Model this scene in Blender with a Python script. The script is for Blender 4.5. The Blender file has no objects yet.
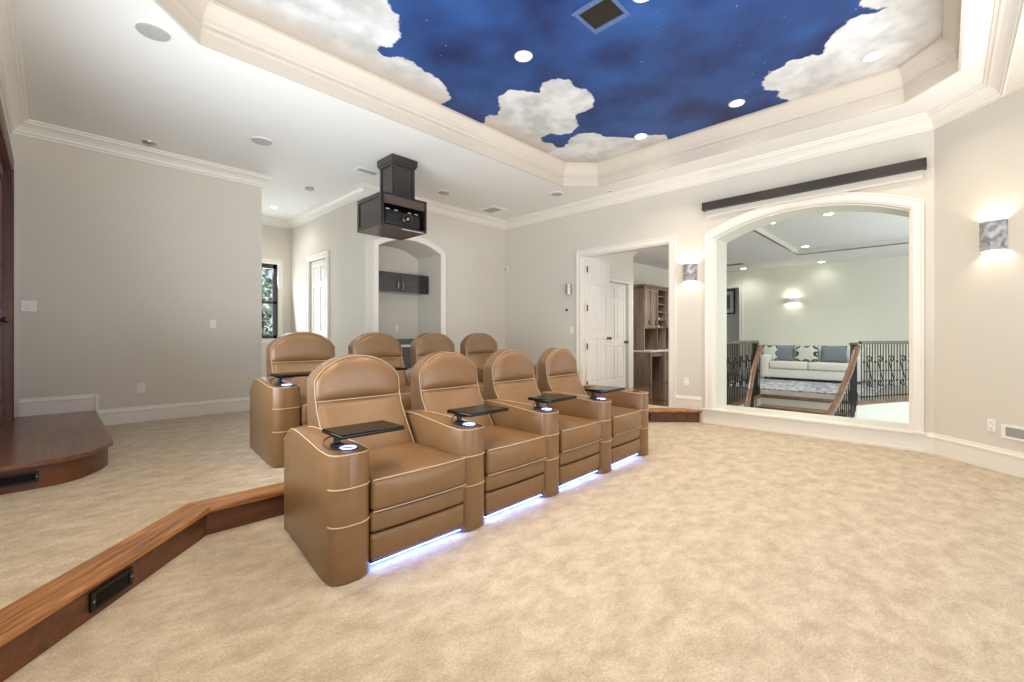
import bpy, bmesh, math, random
from mathutils import Vector, Matrix
from mathutils.geometry import tessellate_polygon
random.seed(7)
C = bpy.context.scene.collection
PI = math.pi
PF = 0.171            # raised carpet platform height
CZ = 3.526            # main ceiling
MZ = 3.846            # mural inside the tray
LC = PF + 1.055 + 1.72  # ceiling of the landing beyond
BX = 6.4              # back wall plane
NY = 6.4              # niche wall plane
LY = 7.1              # left wall plane

# ------------------------------------------------------------------ materials
def new_mat(name):
    m = bpy.data.materials.new(name); m.use_nodes = True
    nt = m.node_tree; b = nt.nodes['Principled BSDF']
    return m, nt, b
def N(nt, t, **kw):
    n = nt.nodes.new(t)
    for k, v in kw.items():
        if k in ('scale',): n.inputs['Scale'].default_value = v
        elif k == 'detail': n.inputs['Detail'].default_value = v
        else: setattr(n, k, v)
    return n
def rgb(r, g, b):
    def l(c):
        c /= 255.0
        return c/12.92 if c <= 0.04045 else ((c+0.055)/1.055)**2.4
    return (l(r), l(g), l(b), 1)
def plain(name, col, rough=0.5, metal=0.0, bump=0.0, bscale=60, var=0.0, coat=0.0, spec=0.5):
    m, nt, b = new_mat(name)
    b.inputs['Roughness'].default_value = rough
    b.inputs['Metallic'].default_value = metal
    b.inputs['Coat Weight'].default_value = coat
    b.inputs['Specular IOR Level'].default_value = spec
    tc = N(nt, 'ShaderNodeTexCoord')
    nz = N(nt, 'ShaderNodeTexNoise', scale=bscale, detail=3)
    nt.links.new(tc.outputs['Object'], nz.inputs['Vector'])
    mx = N(nt, 'ShaderNodeMix', data_type='RGBA')
    k = max(var, 0.015)
    mx.inputs['A'].default_value = tuple(c*(1-k) for c in col[:3])+(1,)
    mx.inputs['B'].default_value = tuple(min(1, c*(1+k)) for c in col[:3])+(1,)
    nt.links.new(nz.outputs['Fac'], mx.inputs['Factor'])
    nt.links.new(mx.outputs['Result'], b.inputs['Base Color'])
    if bump:
        bp = N(nt, 'ShaderNodeBump'); bp.inputs['Strength'].default_value = bump
        bp.inputs['Distance'].default_value = 0.002
        nt.links.new(nz.outputs['Fac'], bp.inputs['Height'])
        nt.links.new(bp.outputs['Normal'], b.inputs['Normal'])
    return m
def emit(name, col, s):
    m, nt, b = new_mat(name)
    b.inputs['Base Color'].default_value = (0.8, 0.8, 0.8, 1)
    b.inputs['Emission Color'].default_value = col
    b.inputs['Emission Strength'].default_value = s
    return m
def wood(name, c1, c2, rough=0.35, axis='X', scale=9.0, coat=0.2, ang=0.0, plank=0.0):
    m, nt, b = new_mat(name)
    tc = N(nt, 'ShaderNodeTexCoord'); mp = N(nt, 'ShaderNodeMapping')
    s = {'X': (0.08, 1, 1), 'Y': (1, 0.08, 1), 'Z': (1, 1, 0.08)}[axis]
    mr = N(nt, 'ShaderNodeMapping'); mr.inputs['Rotation'].default_value = (0, 0, ang)
    mp.inputs['Scale'].default_value = s
    nt.links.new(tc.outputs['Object'], mr.inputs['Vector'])
    nt.links.new(mr.outputs['Vector'], mp.inputs['Vector'])
    n1 = N(nt, 'ShaderNodeTexNoise', scale=scale, detail=6); n1.inputs['Distortion'].default_value = 1.05
    n2 = N(nt, 'ShaderNodeTexNoise', scale=scale*9, detail=3)
    nt.links.new(mp.outputs['Vector'], n1.inputs['Vector'])
    nt.links.new(mp.outputs['Vector'], n2.inputs['Vector'])
    add = N(nt, 'ShaderNodeMath', operation='MULTIPLY_ADD')
    nt.links.new(n2.outputs['Fac'], add.inputs[0]); add.inputs[1].default_value = 0.5
    nt.links.new(n1.outputs['Fac'], add.inputs[2])
    rp = N(nt, 'ShaderNodeValToRGB')
    rp.color_ramp.elements[0].position = 0.52; rp.color_ramp.elements[0].color = c1
    rp.color_ramp.elements[1].position = 0.92; rp.color_ramp.elements[1].color = c2
    nt.links.new(add.outputs[0], rp.inputs['Fac'])
    out = rp.outputs['Color']
    if plank:
        br = N(nt, 'ShaderNodeTexBrick')
        br.inputs['Color1'].default_value = (1, 1, 1, 1); br.inputs['Color2'].default_value = (0.72, 0.72, 0.72, 1)
        br.inputs['Mortar'].default_value = (0.35, 0.3, 0.28, 1)
        br.inputs['Scale'].default_value = 1.0; br.inputs['Mortar Size'].default_value = 0.0015
        br.inputs['Brick Width'].default_value = 1.3; br.inputs['Row Height'].default_value = plank
        if axis == 'Y':
            rz = N(nt, 'ShaderNodeMapping'); rz.inputs['Rotation'].default_value = (0, 0, PI/2)
            nt.links.new(mr.outputs['Vector'], rz.inputs['Vector']); nt.links.new(rz.outputs['Vector'], br.inputs['Vector'])
        else:
            nt.links.new(mr.outputs['Vector'], br.inputs['Vector'])
        mm = N(nt, 'ShaderNodeMix', data_type='RGBA', blend_type='MULTIPLY'); mm.inputs['Factor'].default_value = 1
        nt.links.new(out, mm.inputs['A']); nt.links.new(br.outputs['Color'], mm.inputs['B'])
        out = mm.outputs['Result']
    nt.links.new(out, b.inputs['Base Color'])
    b.inputs['Roughness'].default_value = rough
    b.inputs['Coat Weight'].default_value = coat; b.inputs['Coat Roughness'].default_value = 0.15
    bp = N(nt, 'ShaderNodeBump'); bp.inputs['Strength'].default_value = 0.15; bp.inputs['Distance'].default_value = 0.002
    nt.links.new(add.outputs[0], bp.inputs['Height']); nt.links.new(bp.outputs['Normal'], b.inputs['Normal'])
    return m
def carpet_mat():
    m, nt, b = new_mat('carpet')
    tc = N(nt, 'ShaderNodeTexCoord')
    mp = N(nt, 'ShaderNodeMapping'); mp.inputs['Scale'].default_value = (1, 1.5, 1); mp.inputs['Rotation'].default_value = (0, 0, 0.75)
    nt.links.new(tc.outputs['Object'], mp.inputs['Vector'])
    big = N(nt, 'ShaderNodeTexNoise', scale=6.0, detail=8); big.inputs['Roughness'].default_value = 0.72; big.inputs['Distortion'].default_value = 0.15
    fine = N(nt, 'ShaderNodeTexNoise', scale=95, detail=3); fine.inputs['Roughness'].default_value = 0.7
    vf = N(nt, 'ShaderNodeTexNoise', scale=260, detail=2)
    nt.links.new(mp.outputs['Vector'], big.inputs['Vector'])
    nt.links.new(tc.outputs['Object'], fine.inputs['Vector']); nt.links.new(tc.outputs['Object'], vf.inputs['Vector'])
    rp = N(nt, 'ShaderNodeValToRGB')
    rp.color_ramp.elements[0].position = 0.36; rp.color_ramp.elements[0].color = CARPET_A
    rp.color_ramp.elements[1].position = 0.62; rp.color_ramp.elements[1].color = CARPET_B
    nt.links.new(big.outputs['Fac'], rp.inputs['Fac'])
    r2 = N(nt, 'ShaderNodeMapRange'); r2.inputs['From Min'].default_value = 0.3; r2.inputs['From Max'].default_value = 0.7
    r2.inputs['To Min'].default_value = 0.74; r2.inputs['To Max'].default_value = 1.14
    nt.links.new(fine.outputs['Fac'], r2.inputs['Value'])
    vm = N(nt, 'ShaderNodeVectorMath', operation='SCALE')
    nt.links.new(rp.outputs['Color'], vm.inputs[0]); nt.links.new(r2.outputs['Result'], vm.inputs['Scale'])
    nt.links.new(vm.outputs['Vector'], b.inputs['Base Color'])
    b.inputs['Roughness'].default_value = 0.95; b.inputs['Specular IOR Level'].default_value = 0.1
    b.inputs['Sheen Weight'].default_value = 0.25
    ad = N(nt, 'ShaderNodeMath', operation='ADD')
    nt.links.new(fine.outputs['Fac'], ad.inputs[0]); nt.links.new(vf.outputs['Fac'], ad.inputs[1])
    bp = N(nt, 'ShaderNodeBump'); bp.inputs['Strength'].default_value = 0.7; bp.inputs['Distance'].default_value = 0.012
    nt.links.new(ad.outputs[0], bp.inputs['Height']); nt.links.new(bp.outputs['Normal'], b.inputs['Normal'])
    return m
def leather_mat(name, c1, c2, rough=0.36):
    m, nt, b = new_mat(name)
    tc = N(nt, 'ShaderNodeTexCoord')
    vo = N(nt, 'ShaderNodeTexVoronoi', scale=260); nz = N(nt, 'ShaderNodeTexNoise', scale=9, detail=4)
    nt.links.new(tc.outputs['Object'], vo.inputs['Vector']); nt.links.new(tc.outputs['Object'], nz.inputs['Vector'])
    mx = N(nt, 'ShaderNodeMix', data_type='RGBA'); mx.inputs['A'].default_value = c1; mx.inputs['B'].default_value = c2
    nt.links.new(nz.outputs['Fac'], mx.inputs['Factor']); nt.links.new(mx.outputs['Result'], b.inputs['Base Color'])
    b.inputs['Roughness'].default_value = rough; b.inputs['Specular IOR Level'].default_value = 0.5
    ad = N(nt, 'ShaderNodeMath', operation='MULTIPLY_ADD'); ad.inputs[1].default_value = 0.25
    n3 = N(nt, 'ShaderNodeTexNoise', scale=14, detail=2); nt.links.new(tc.outputs['Object'], n3.inputs['Vector'])
    nt.links.new(vo.outputs['Distance'], ad.inputs[0]); nt.links.new(n3.outputs['Fac'], ad.inputs[2])
    bp = N(nt, 'ShaderNodeBump'); bp.inputs['Strength'].default_value = 0.25; bp.inputs['Distance'].default_value = 0.006
    nt.links.new(ad.outputs[0], bp.inputs['Height']); nt.links.new(bp.outputs['Normal'], b.inputs['Normal'])
    return m
def glass_mat():
    m, nt, b = new_mat('pane_glass')
    out = nt.nodes['Material Output']
    tr = N(nt, 'ShaderNodeBsdfTransparent'); tr.inputs['Color'].default_value = (0.94, 0.965, 0.95, 1)
    gl = N(nt, 'ShaderNodeBsdfGlossy'); gl.inputs['Roughness'].default_value = 0.01
    fr = N(nt, 'ShaderNodeFresnel'); fr.inputs['IOR'].default_value = 1.2
    mx = N(nt, 'ShaderNodeMixShader')
    sc_ = N(nt, 'ShaderNodeMath', operation='MULTIPLY'); sc_.inputs[1].default_value = 0.15; nt.links.new(fr.outputs['Fac'], sc_.inputs[0])
    nt.links.new(sc_.outputs[0], mx.inputs['Fac']); nt.links.new(tr.outputs['BSDF'], mx.inputs[1]); nt.links.new(gl.outputs['BSDF'], mx.inputs[2])
    nt.links.new(mx.outputs['Shader'], out.inputs['Surface'])
    return m
def mural_mat():
    m, nt, b = new_mat('sky_mural')
    L = nt.links.new
    tc = N(nt, 'ShaderNodeTexCoord')
    at = N(nt, 'ShaderNodeAttribute', attribute_name='cloud')
    n1 = N(nt, 'ShaderNodeTexNoise', scale=14, detail=5); n1.inputs['Roughness'].default_value = 0.65
    L(tc.outputs['Object'], n1.inputs['Vector'])
    ma = N(nt, 'ShaderNodeMath', operation='MULTIPLY_ADD'); L(n1.outputs['Fac'], ma.inputs[0]); ma.inputs[1].default_value = 0.10; L(at.outputs['Fac'], ma.inputs[2])
    mask = N(nt, 'ShaderNodeMapRange'); mask.inputs['From Min'].default_value = 0.045; mask.inputs['From Max'].default_value = 0.060
    L(ma.outputs[0], mask.inputs['Value'])
    # sky
    n2 = N(nt, 'ShaderNodeTexNoise', scale=1.3, detail=5); L(tc.outputs['Object'], n2.inputs['Vector'])
    sky = N(nt, 'ShaderNodeValToRGB')
    e = sky.color_ramp.elements
    e[0].position = 0.33; e[0].color = SKY_A; e[1].position = 0.68; e[1].color = SKY_B
    L(n2.outputs['Fac'], sky.inputs['Fac'])
    vo = N(nt, 'ShaderNodeTexVoronoi', scale=7.5); L(tc.outputs['Object'], vo.inputs['Vector'])
    sm = N(nt, 'ShaderNodeMapRange'); sm.inputs['From Min'].default_value = 0.045; sm.inputs['From Max'].default_value = 0.02
    L(vo.outputs['Distance'], sm.inputs['Value'])
    pick = N(nt, 'ShaderNodeSeparateColor'); L(vo.outputs['Color'], pick.inputs['Color'])
    gt = N(nt, 'ShaderNodeMath', operation='GREATER_THAN'); gt.inputs[1].default_value = 0.15; L(pick.outputs['Red'], gt.inputs[0])
    mu = N(nt, 'ShaderNodeMath', operation='MULTIPLY'); L(sm.outputs['Result'], mu.inputs[0]); L(gt.outputs[0], mu.inputs[1])
    m1 = N(nt, 'ShaderNodeMix', data_type='RGBA'); L(mu.outputs[0], m1.inputs['Factor']); L(sky.outputs['Color'], m1.inputs['A']); m1.inputs['B'].default_value = (0.75, 0.82, 0.9, 1)
    # cloud body: brush tone; painted warm grey underside towards the border
    n3 = N(nt, 'ShaderNodeTexNoise', scale=3.5, detail=6); L(tc.outputs['Object'], n3.inputs['Vector'])
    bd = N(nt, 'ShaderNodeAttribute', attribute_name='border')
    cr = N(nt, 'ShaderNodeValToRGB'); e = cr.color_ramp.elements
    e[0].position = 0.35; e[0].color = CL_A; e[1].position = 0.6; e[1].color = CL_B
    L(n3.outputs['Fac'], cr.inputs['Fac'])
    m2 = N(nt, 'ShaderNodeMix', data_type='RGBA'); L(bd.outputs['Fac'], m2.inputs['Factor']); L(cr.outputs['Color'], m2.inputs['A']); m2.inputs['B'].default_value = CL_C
    m3 = N(nt, 'ShaderNodeMix', data_type='RGBA'); L(mask.outputs['Result'], m3.inputs['Factor']); L(m1.outputs['Result'], m3.inputs['A']); L(m2.outputs['Result'], m3.inputs['B'])
    L(m3.outputs['Result'], b.inputs['Base Color'])
    b.inputs['Roughness'].default_value = 0.6
    return m
CARPET_A = rgb(190, 172, 144); CARPET_B = rgb(221, 207, 183)
SKY_A = rgb(17, 33, 82); SKY_B = rgb(38, 82, 146)
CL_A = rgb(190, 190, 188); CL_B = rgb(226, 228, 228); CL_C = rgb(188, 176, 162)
M = dict(
    fascia=wood('brown_fascia', rgb(64, 48, 42), rgb(92, 72, 64), 0.4, 'X', 8),
    wall=plain('wall_paint', rgb(216, 210, 198), 0.8, bump=0.05, bscale=120, spec=0.2),
    ceil=plain('ceiling_paint', rgb(236, 235, 231), 0.85, bump=0.03, bscale=150, spec=0.2),
    tray_trim=plain('tray_trim_paint', rgb(208, 198, 184), 0.6, bscale=30),
    ventblue=plain('painted_vent_frame', rgb(88, 112, 156), 0.5, metal=0.2, bscale=40),
    trim=plain('white_trim', rgb(234, 229, 220), 0.4, bscale=30),
    landing_wall=plain('landing_wall_paint', rgb(228, 226, 212), 0.8, bump=0.03, bscale=120, spec=0.2),
    carpet=carpet_mat(),
    leather=leather_mat('tan_leather', rgb(114, 84, 54), rgb(129, 97, 63), 0.3),
    leather_shell=leather_mat('tan_leather_shell', rgb(110, 84, 61), rgb(124, 96, 69), 0.27),
    piping=plain('cream_piping', rgb(194, 166, 132), 0.5, bscale=200, bump=0.1),
    black=plain('black_plastic', rgb(9, 9, 10), 0.2, bscale=40, spec=0.3),
    blackm=plain('black_metal', rgb(18, 17, 16), 0.4, metal=0.1, bscale=60, bump=0.1),
    iron=plain('wrought_iron', rgb(44, 38, 34), 0.5, metal=0.4, bscale=90, bump=0.3),
    bronze=plain('screen_bar', rgb(48, 42, 38), 0.45, bscale=80),
    chrome=plain('brushed_metal', rgb(190, 188, 184), 0.3, metal=0.9, bscale=60, var=0.1),
    hinge=plain('dark_nickel', rgb(84, 78, 72), 0.4, metal=0.8, bscale=50),
    nose=wood('oak_nosing', rgb(92, 50, 20), rgb(186, 130, 74), 0.38, 'X', 11, ang=0.0),
    nose45=wood('oak_nosing_diagonal', rgb(92, 50, 20), rgb(186, 130, 74), 0.38, 'X', 14, ang=-0.835),
    riser=wood('mahogany_riser', rgb(72, 40, 22), rgb(112, 66, 40), 0.4, 'X', 7),
    stage=wood('stage_planks', rgb(96, 58, 38), rgb(148, 100, 70), 0.3, 'Y', 8, coat=0.35, plank=0.32),
    maho=wood('mahogany_door', rgb(66, 28, 20), rgb(110, 56, 42), 0.35, 'Z', 8),
    espresso=wood('espresso_cabinet', rgb(26, 21, 21), rgb(46, 38, 36), 0.25, 'Z', 9, coat=0.6),
    walnut=wood('walnut_cabinet', rgb(98, 78, 66), rgb(150, 128, 112), 0.35, 'Z', 8),
    darkfloor=wood('dark_plank_floor', rgb(66, 40, 28), rgb(118, 82, 60), 0.18, 'X', 6, coat=0.5, plank=0.12),
    railcap=wood('dark_rail_cap', rgb(62, 50, 42), rgb(92, 74, 60), 0.4, 'X', 9),
    handrail=wood('handrail_wood', rgb(92, 60, 38), rgb(138, 98, 66), 0.35, 'X', 9),
    stone=plain('green_granite', rgb(118, 116, 100), 0.3, bscale=45, var=0.35),
    counter=plain('counter_top', rgb(222, 218, 208), 0.3, bscale=25, var=0.05),
    sofa=plain('white_linen', rgb(226, 224, 216), 0.9, bscale=150, bump=0.3),
    bluefab=plain('blue_linen', rgb(120, 130, 138), 0.9, bscale=180, bump=0.3, var=0.12),
    grille=plain('grey_grille', rgb(178, 178, 174), 0.6, bscale=200, bump=0.4),
    whitep=plain('white_plastic', rgb(238, 236, 230), 0.35, bscale=30),
    dark=plain('vent_void', rgb(22, 20, 20), 0.7, bscale=30),
    glow=emit('downlight_lens', (1, 0.95, 0.88, 1), 14),
    glowl=emit('landing_downlight_lens', (1, 0.95, 0.86, 1), 10),
    led=emit('led_strip', (0.14, 0.23, 1.0, 1), 28),
    ring=emit('blue_ring_light', (0.12, 0.2, 1.0, 1), 5),
    glass=glass_mat(), mural=mural_mat(),
)
def sconce_mat():
    m, nt, b = new_mat('marbled_sconce')
    tc = N(nt, 'ShaderNodeTexCoord'); nz = N(nt, 'ShaderNodeTexNoise', scale=11, detail=5); nz.inputs['Distortion'].default_value = 1.6
    nt.links.new(tc.outputs['Object'], nz.inputs['Vector'])
    rp = N(nt, 'ShaderNodeValToRGB'); e = rp.color_ramp.elements
    e[0].position = 0.35; e[0].color = rgb(122, 122, 128); e[1].position = 0.65; e[1].color = rgb(205, 203, 200)
    nt.links.new(nz.outputs['Fac'], rp.inputs['Fac']); nt.links.new(rp.outputs['Color'], b.inputs['Base Color'])
    b.inputs['Metallic'].default_value = 0.4; b.inputs['Roughness'].default_value = 0.4
    return m
M['sconce'] = sconce_mat()
def pattern_mat():
    m, nt, b = new_mat('medallion_fabric')
    tc = N(nt, 'ShaderNodeTexCoord'); mp = N(nt, 'ShaderNodeMapping'); mp.inputs['Scale'].default_value = (5.5, 5.5, 5.5)
    nt.links.new(tc.outputs['Object'], mp.inputs['Vector'])
    vo = N(nt, 'ShaderNodeTexVoronoi', scale=1.0); vo.inputs['Randomness'].default_value = 0.0
    nt.links.new(mp.outputs['Vector'], vo.inputs['Vector'])
    rp = N(nt, 'ShaderNodeValToRGB'); rp.color_ramp.interpolation = 'CONSTANT'; e = rp.color_ramp.elements
    navy = rgb(44, 54, 70); cream = rgb(206, 206, 198)
    e[0].position = 0; e[0].color = navy; e[1].position = 0.13; e[1].color = cream
    for p, c in ((0.21, navy), (0.40, cream)):
        x = e.new(p); x.color = c
    nt.links.new(vo.outputs['Distance'], rp.inputs['Fac']); nt.links.new(rp.outputs['Color'], b.inputs['Base Color'])
    b.inputs['Roughness'].default_value = 0.9
    return m
M['pattern'] = pattern_mat()
def rug_mat():
    m, nt, b = new_mat('rug_weave')
    tc = N(nt, 'ShaderNodeTexCoord'); nz = N(nt, 'ShaderNodeTexNoise', scale=6, detail=4); nz.inputs['Distortion'].default_value = 2
    nt.links.new(tc.outputs['Object'], nz.inputs['Vector'])
    rp = N(nt, 'ShaderNodeValToRGB'); e = rp.color_ramp.elements
    e[0].position = 0.42; e[0].color = rgb(120, 128, 150); e[1].position = 0.56; e[1].color = rgb(206, 204, 204)
    nt.links.new(nz.outputs['Fac'], rp.inputs['Fac']); nt.links.new(rp.outputs['Color'], b.inputs['Base Color'])
    b.inputs['Roughness'].default_value = 0.95
    return m
M['rug'] = rug_mat()
def leaf_mat():
    m, nt, b = new_mat('garden_leaves')
    tc = N(nt, 'ShaderNodeTexCoord'); nz = N(nt, 'ShaderNodeTexNoise', scale=5, detail=6)
    nt.links.new(tc.outputs['Object'], nz.inputs['Vector'])
    rp = N(nt, 'ShaderNodeValToRGB'); e = rp.color_ramp.elements
    e[0].position = 0.4; e[0].color = rgb(104, 132, 88); e[1].position = 0.62; e[1].color = rgb(216, 228, 196)
    nt.links.new(nz.outputs['Fac'], rp.inputs['Fac']); nt.links.new(rp.outputs['Color'], b.inputs['Base Color'])
    return m
M['leaf'] = leaf_mat()

# ------------------------------------------------------------------ helpers
def link(name, bm, mat, parent=None, smooth=None, recalc=True):
    if recalc: bmesh.ops.recalc_face_normals(bm, faces=bm.faces)
    me = bpy.data.meshes.new(name); bm.to_mesh(me); bm.free()
    if smooth is not None:
        for p in me.polygons: p.use_smooth = True
        me.set_sharp_from_angle(angle=math.radians(smooth))
    me.materials.append(M[mat] if isinstance(mat, str) else mat)
    o = bpy.data.objects.new(name, me); C.objects.link(o)
    if parent: o.parent = parent
    return o
def tag(o, label, cat, group=None, kind=None):
    o['label'] = label; o['category'] = cat
    if group: o['group'] = group
    if kind: o['kind'] = kind
    return o
def thing(name, label, cat, loc=(0, 0, 0), rz=0, group=None):
    o = bpy.data.objects.new(name, None); C.objects.link(o); o.empty_display_size = 0.1
    o.location = loc; o.rotation_euler = (0, 0, rz)
    return tag(o, label, cat, group)
def struct(name, bm, mat, parent=None, smooth=None):
    o = link(name, bm, mat, parent, smooth)
    if not parent: o['kind'] = 'structure'
    return o
def box(bm, x0, x1, y0, y1, z0, z1, r=0.0, seg=2, mtx=None):
    vs = [bm.verts.new(v) for v in ((x0,y0,z0),(x1,y0,z0),(x1,y1,z0),(x0,y1,z0),(x0,y0,z1),(x1,y0,z1),(x1,y1,z1),(x0,y1,z1))]
    fs = [bm.faces.new([vs[i] for i in f]) for f in ((3,2,1,0),(4,5,6,7),(0,1,5,4),(1,2,6,5),(2,3,7,6),(3,0,4,7))]
    if r > 0:
        es = list({e for f in fs for e in f.edges})
        res = bmesh.ops.bevel(bm, geom=es, offset=r, segments=seg, profile=0.5, affect='EDGES')
        vs = list({v for f in res['faces'] for v in f.verts} | {v for v in vs if v.is_valid})
    if mtx: bmesh.ops.transform(bm, matrix=mtx, verts=vs)
    return vs
def B(x0, x1, y0, y1, z0, z1, r=0.0, seg=2):
    bm = bmesh.new(); box(bm, x0, x1, y0, y1, z0, z1, r, seg); return bm
def tube(bm, pts, r, n=8, closed=False, cap=True):
    pts = [Vector(p) for p in pts]; m = len(pts); rings = []; up = None
    for i, p in enumerate(pts):
        if closed: d = (pts[(i+1) % m]-pts[i-1])
        elif i == 0: d = pts[1]-pts[0]
        elif i == m-1: d = pts[-1]-pts[-2]
        else: d = pts[i+1]-pts[i-1]
        d.normalize()
        if up is None:
            up = Vector((0, 0, 1)) if abs(d.z) < 0.9 else Vector((1, 0, 0))
        a = d.cross(up)
        if a.length < 1e-4: a = d.cross(Vector((1, 0, 0)))
        a.normalize(); b = a.cross(d).normalized(); up = b
        rr = r(i/(m-1)) if callable(r) else r
        rings.append([bm.verts.new(p+rr*(math.cos(2*PI*k/n)*a+math.sin(2*PI*k/n)*b)) for k in range(n)])
    for i in range(m if closed else m-1):
        A, Bq = rings[i], rings[(i+1) % m]
        for k in range(n): bm.faces.new((A[k], A[(k+1) % n], Bq[(k+1) % n], Bq[k]))
    if cap and not closed:
        bm.faces.new(rings[0][::-1]); bm.faces.new(rings[-1])
def lathe(bm, prof, n=24, c=(0, 0, 0), ax='Z'):
    rings = []
    for (r, h) in prof:
        if r < 1e-5: r = 1e-4
        ring = []
        for k in range(n):
            a = 2*PI*k/n; x, y = r*math.cos(a), r*math.sin(a)
            v = {'Z': (x, y, h), 'X': (h, x, y), 'Y': (x, h, y)}[ax]
            ring.append(bm.verts.new(Vector(v)+Vector(c)))
        rings.append(ring)
    for i in range(len(rings)-1):
        for k in range(n): bm.faces.new((rings[i][k], rings[i][(k+1) % n], rings[i+1][(k+1) % n], rings[i+1][k]))
    bm.faces.new(rings[0][::-1]); bm.faces.new(rings[-1])
def poly_slab(loops, z0, z1, mapf=lambda u, v, h: (u, v, h)):
    """outer loop + holes in 2-D, extruded from h=z0 to h=z1 through mapf"""
    bm = bmesh.new()
    flat = [p for lp in loops for p in lp]
    tris = tessellate_polygon([[Vector((p[0], p[1], 0)) for p in lp] for lp in loops])
    a = [bm.verts.new(mapf(p[0], p[1], z0)) for p in flat]; b = [bm.verts.new(mapf(p[0], p[1], z1)) for p in flat]
    for t in tris:
        try:
            bm.faces.new([a[i] for i in t]); bm.faces.new([b[i] for i in t[::-1]])
        except ValueError: pass
    k = 0
    for lp in loops:
        n = len(lp)
        for i in range(n):
            j = (i+1) % n
            bm.faces.new((a[k+i], a[k+j], b[k+j], b[k+i]))
        k += n
    return bm
def offset_pts(path, d, closed=False):
    """offset each point to the LEFT of travel by d with mitres"""
    n = len(path); out = []
    for i in range(n):
        p = Vector(path[i][:2])
        pv = Vector(path[i-1][:2]) if (closed or i > 0) else None
        nx = Vector(path[(i+1) % n][:2]) if (closed or i < n-1) else None
        d1 = (p-pv).normalized() if pv is not None else None
        d2 = (nx-p).normalized() if nx is not None else None
        if d1 is None: d1 = d2
        if d2 is None: d2 = d1
        n1 = Vector((-d1.y, d1.x)); n2 = Vector((-d2.y, d2.x))
        m = n1+n2
        if m.length < 1e-6: m = n1
        m.normalize(); m = m/max(0.2, m.dot(n1))
        out.append(p+m*d)
    return out
def sweep(path, prof, closed=False, mapf=lambda u, v, h: (u, v, h), bm=None):
    """prof: closed outline of (offset-left, h)"""
    bm = bm or bmesh.new()
    cols = []
    for (d, h) in prof:
        cols.append([bm.verts.new(mapf(q.x, q.y, h)) for q in offset_pts(path, d, closed)])
    n = len(path); k = len(prof)
    for i in range(n if closed else n-1):
        for j in range(k):
            a, b = cols[j], cols[(j+1) % k]
            bm.faces.new((a[i], a[(i+1) % n], b[(i+1) % n], b[i]))
    if not closed:
        bm.faces.new([cols[j][0] for j in range(k)]); bm.faces.new([cols[j][-1] for j in range(k)][::-1])
    return bm
def dup(root, loc, rz, **tags):
    kids = {}
    for q in list(bpy.context.scene.objects):
        if q.parent is not None: kids.setdefault(q.parent.name, []).append(q.name)
    def cp(name, par):
        c = bpy.data.objects[name].copy(); C.objects.link(c); c.parent = par
        for ch in kids.get(name, []): cp(ch, c)
        return c
    r = cp(root.name, None); r.location = loc; r.rotation_euler = (0, 0, rz)
    for k, v in tags.items(): r[k] = v
    return r

# ------------------------------------------------------------------ floor and platform
o = struct('floor', B(-0.31, 6.45, -1.6, 3.35, -0.12, 0.0), 'carpet')
edge = [(-0.31, 2.19), (0.66, 3.26), (5.69, 3.26), (6.40, 2.50)]
inner = offset_pts(edge, 0.15); outer = offset_pts(edge, -0.03)
inner[0] = Vector((-0.31, inner[0].y-0.13)); outer[0] = Vector((-0.31, outer[0].y+0.02))
def clip_end(p, q, X):   # slide end point q along the line p-q to plane x=X
    t = (X-p.x)/(q.x-p.x); return Vector((X, p.y+t*(q.y-p.y)))
inner[0] = clip_end(inner[1], offset_pts(edge, 0.15)[0], -0.31); outer[0] = clip_end(outer[1], offset_pts(edge, -0.03)[0], -0.31)
inner[3] = clip_end(inner[2], offset_pts(edge, 0.15)[3], 6.40); outer[3] = clip_end(outer[2], offset_pts(edge, -0.03)[3], 6.40)
slab = [tuple(p) for p in inner]+[(6.40, 6.44), (3.37, 6.44), (3.37, 9.5), (-0.31, 9.5)]
ob = struct('floor_platform', poly_slab([slab], 0.0, PF), 'carpet')
# the wood edge step of the platform: nosing boards (one per straight run) over risers
step = thing('platform_step', 'polished oak nosing step edging the raised carpet platform', 'step', (0, 0, 0))
zt = PF+0.006
EP = [Vector(edge[0])-(Vector(edge[1])-Vector(edge[0])).normalized()*0.04]+[Vector(e) for e in edge[1:3]]+[Vector(edge[3])+(Vector(edge[3])-Vector(edge[2])).normalized()*0.02]
EP = [tuple(e) for e in EP]
def run(prof, i):
    """one straight run of a swept profile, mitred against its neighbours"""
    bm = bmesh.new(); cs = []
    for d, h in prof:
        q = offset_pts(EP, d); cs.append((bm.verts.new((q[i].x, q[i].y, h)), bm.verts.new((q[i+1].x, q[i+1].y, h))))
    n = len(cs)
    for j in range(n): bm.faces.new((cs[j][0], cs[j][1], cs[(j+1) % n][1], cs[(j+1) % n][0]))
    bm.faces.new([c[0] for c in cs]); bm.faces.new([c[1] for c in cs][::-1])
    return bm
for i, mat in ((0, 'nose45'), (1, 'nose'), (2, 'nose45')):
    link('nosing', run([(-0.03, zt-0.028), (-0.03, zt-0.010), (-0.026, zt-0.003), (-0.018, zt), (0.148, zt), (0.15, zt-0.003), (0.15, zt-0.034), (-0.024, zt-0.034)], i), mat, step)
    link('riser', run([(0.0, 0.0), (0.0, zt-0.034), (0.03, zt-0.034), (0.03, 0.0)], i), 'riser', step)
    link('plank_joint', run([(0.052, zt-0.001), (0.052, zt+0.0006), (0.055, zt+0.0006), (0.055, zt-0.001)], i), 'maho', step)
    link('plank_joint', run([(0.100, zt-0.001), (0.100, zt+0.0006), (0.102, zt+0.0006), (0.102, zt-0.001)], i), 'maho', step)

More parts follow.
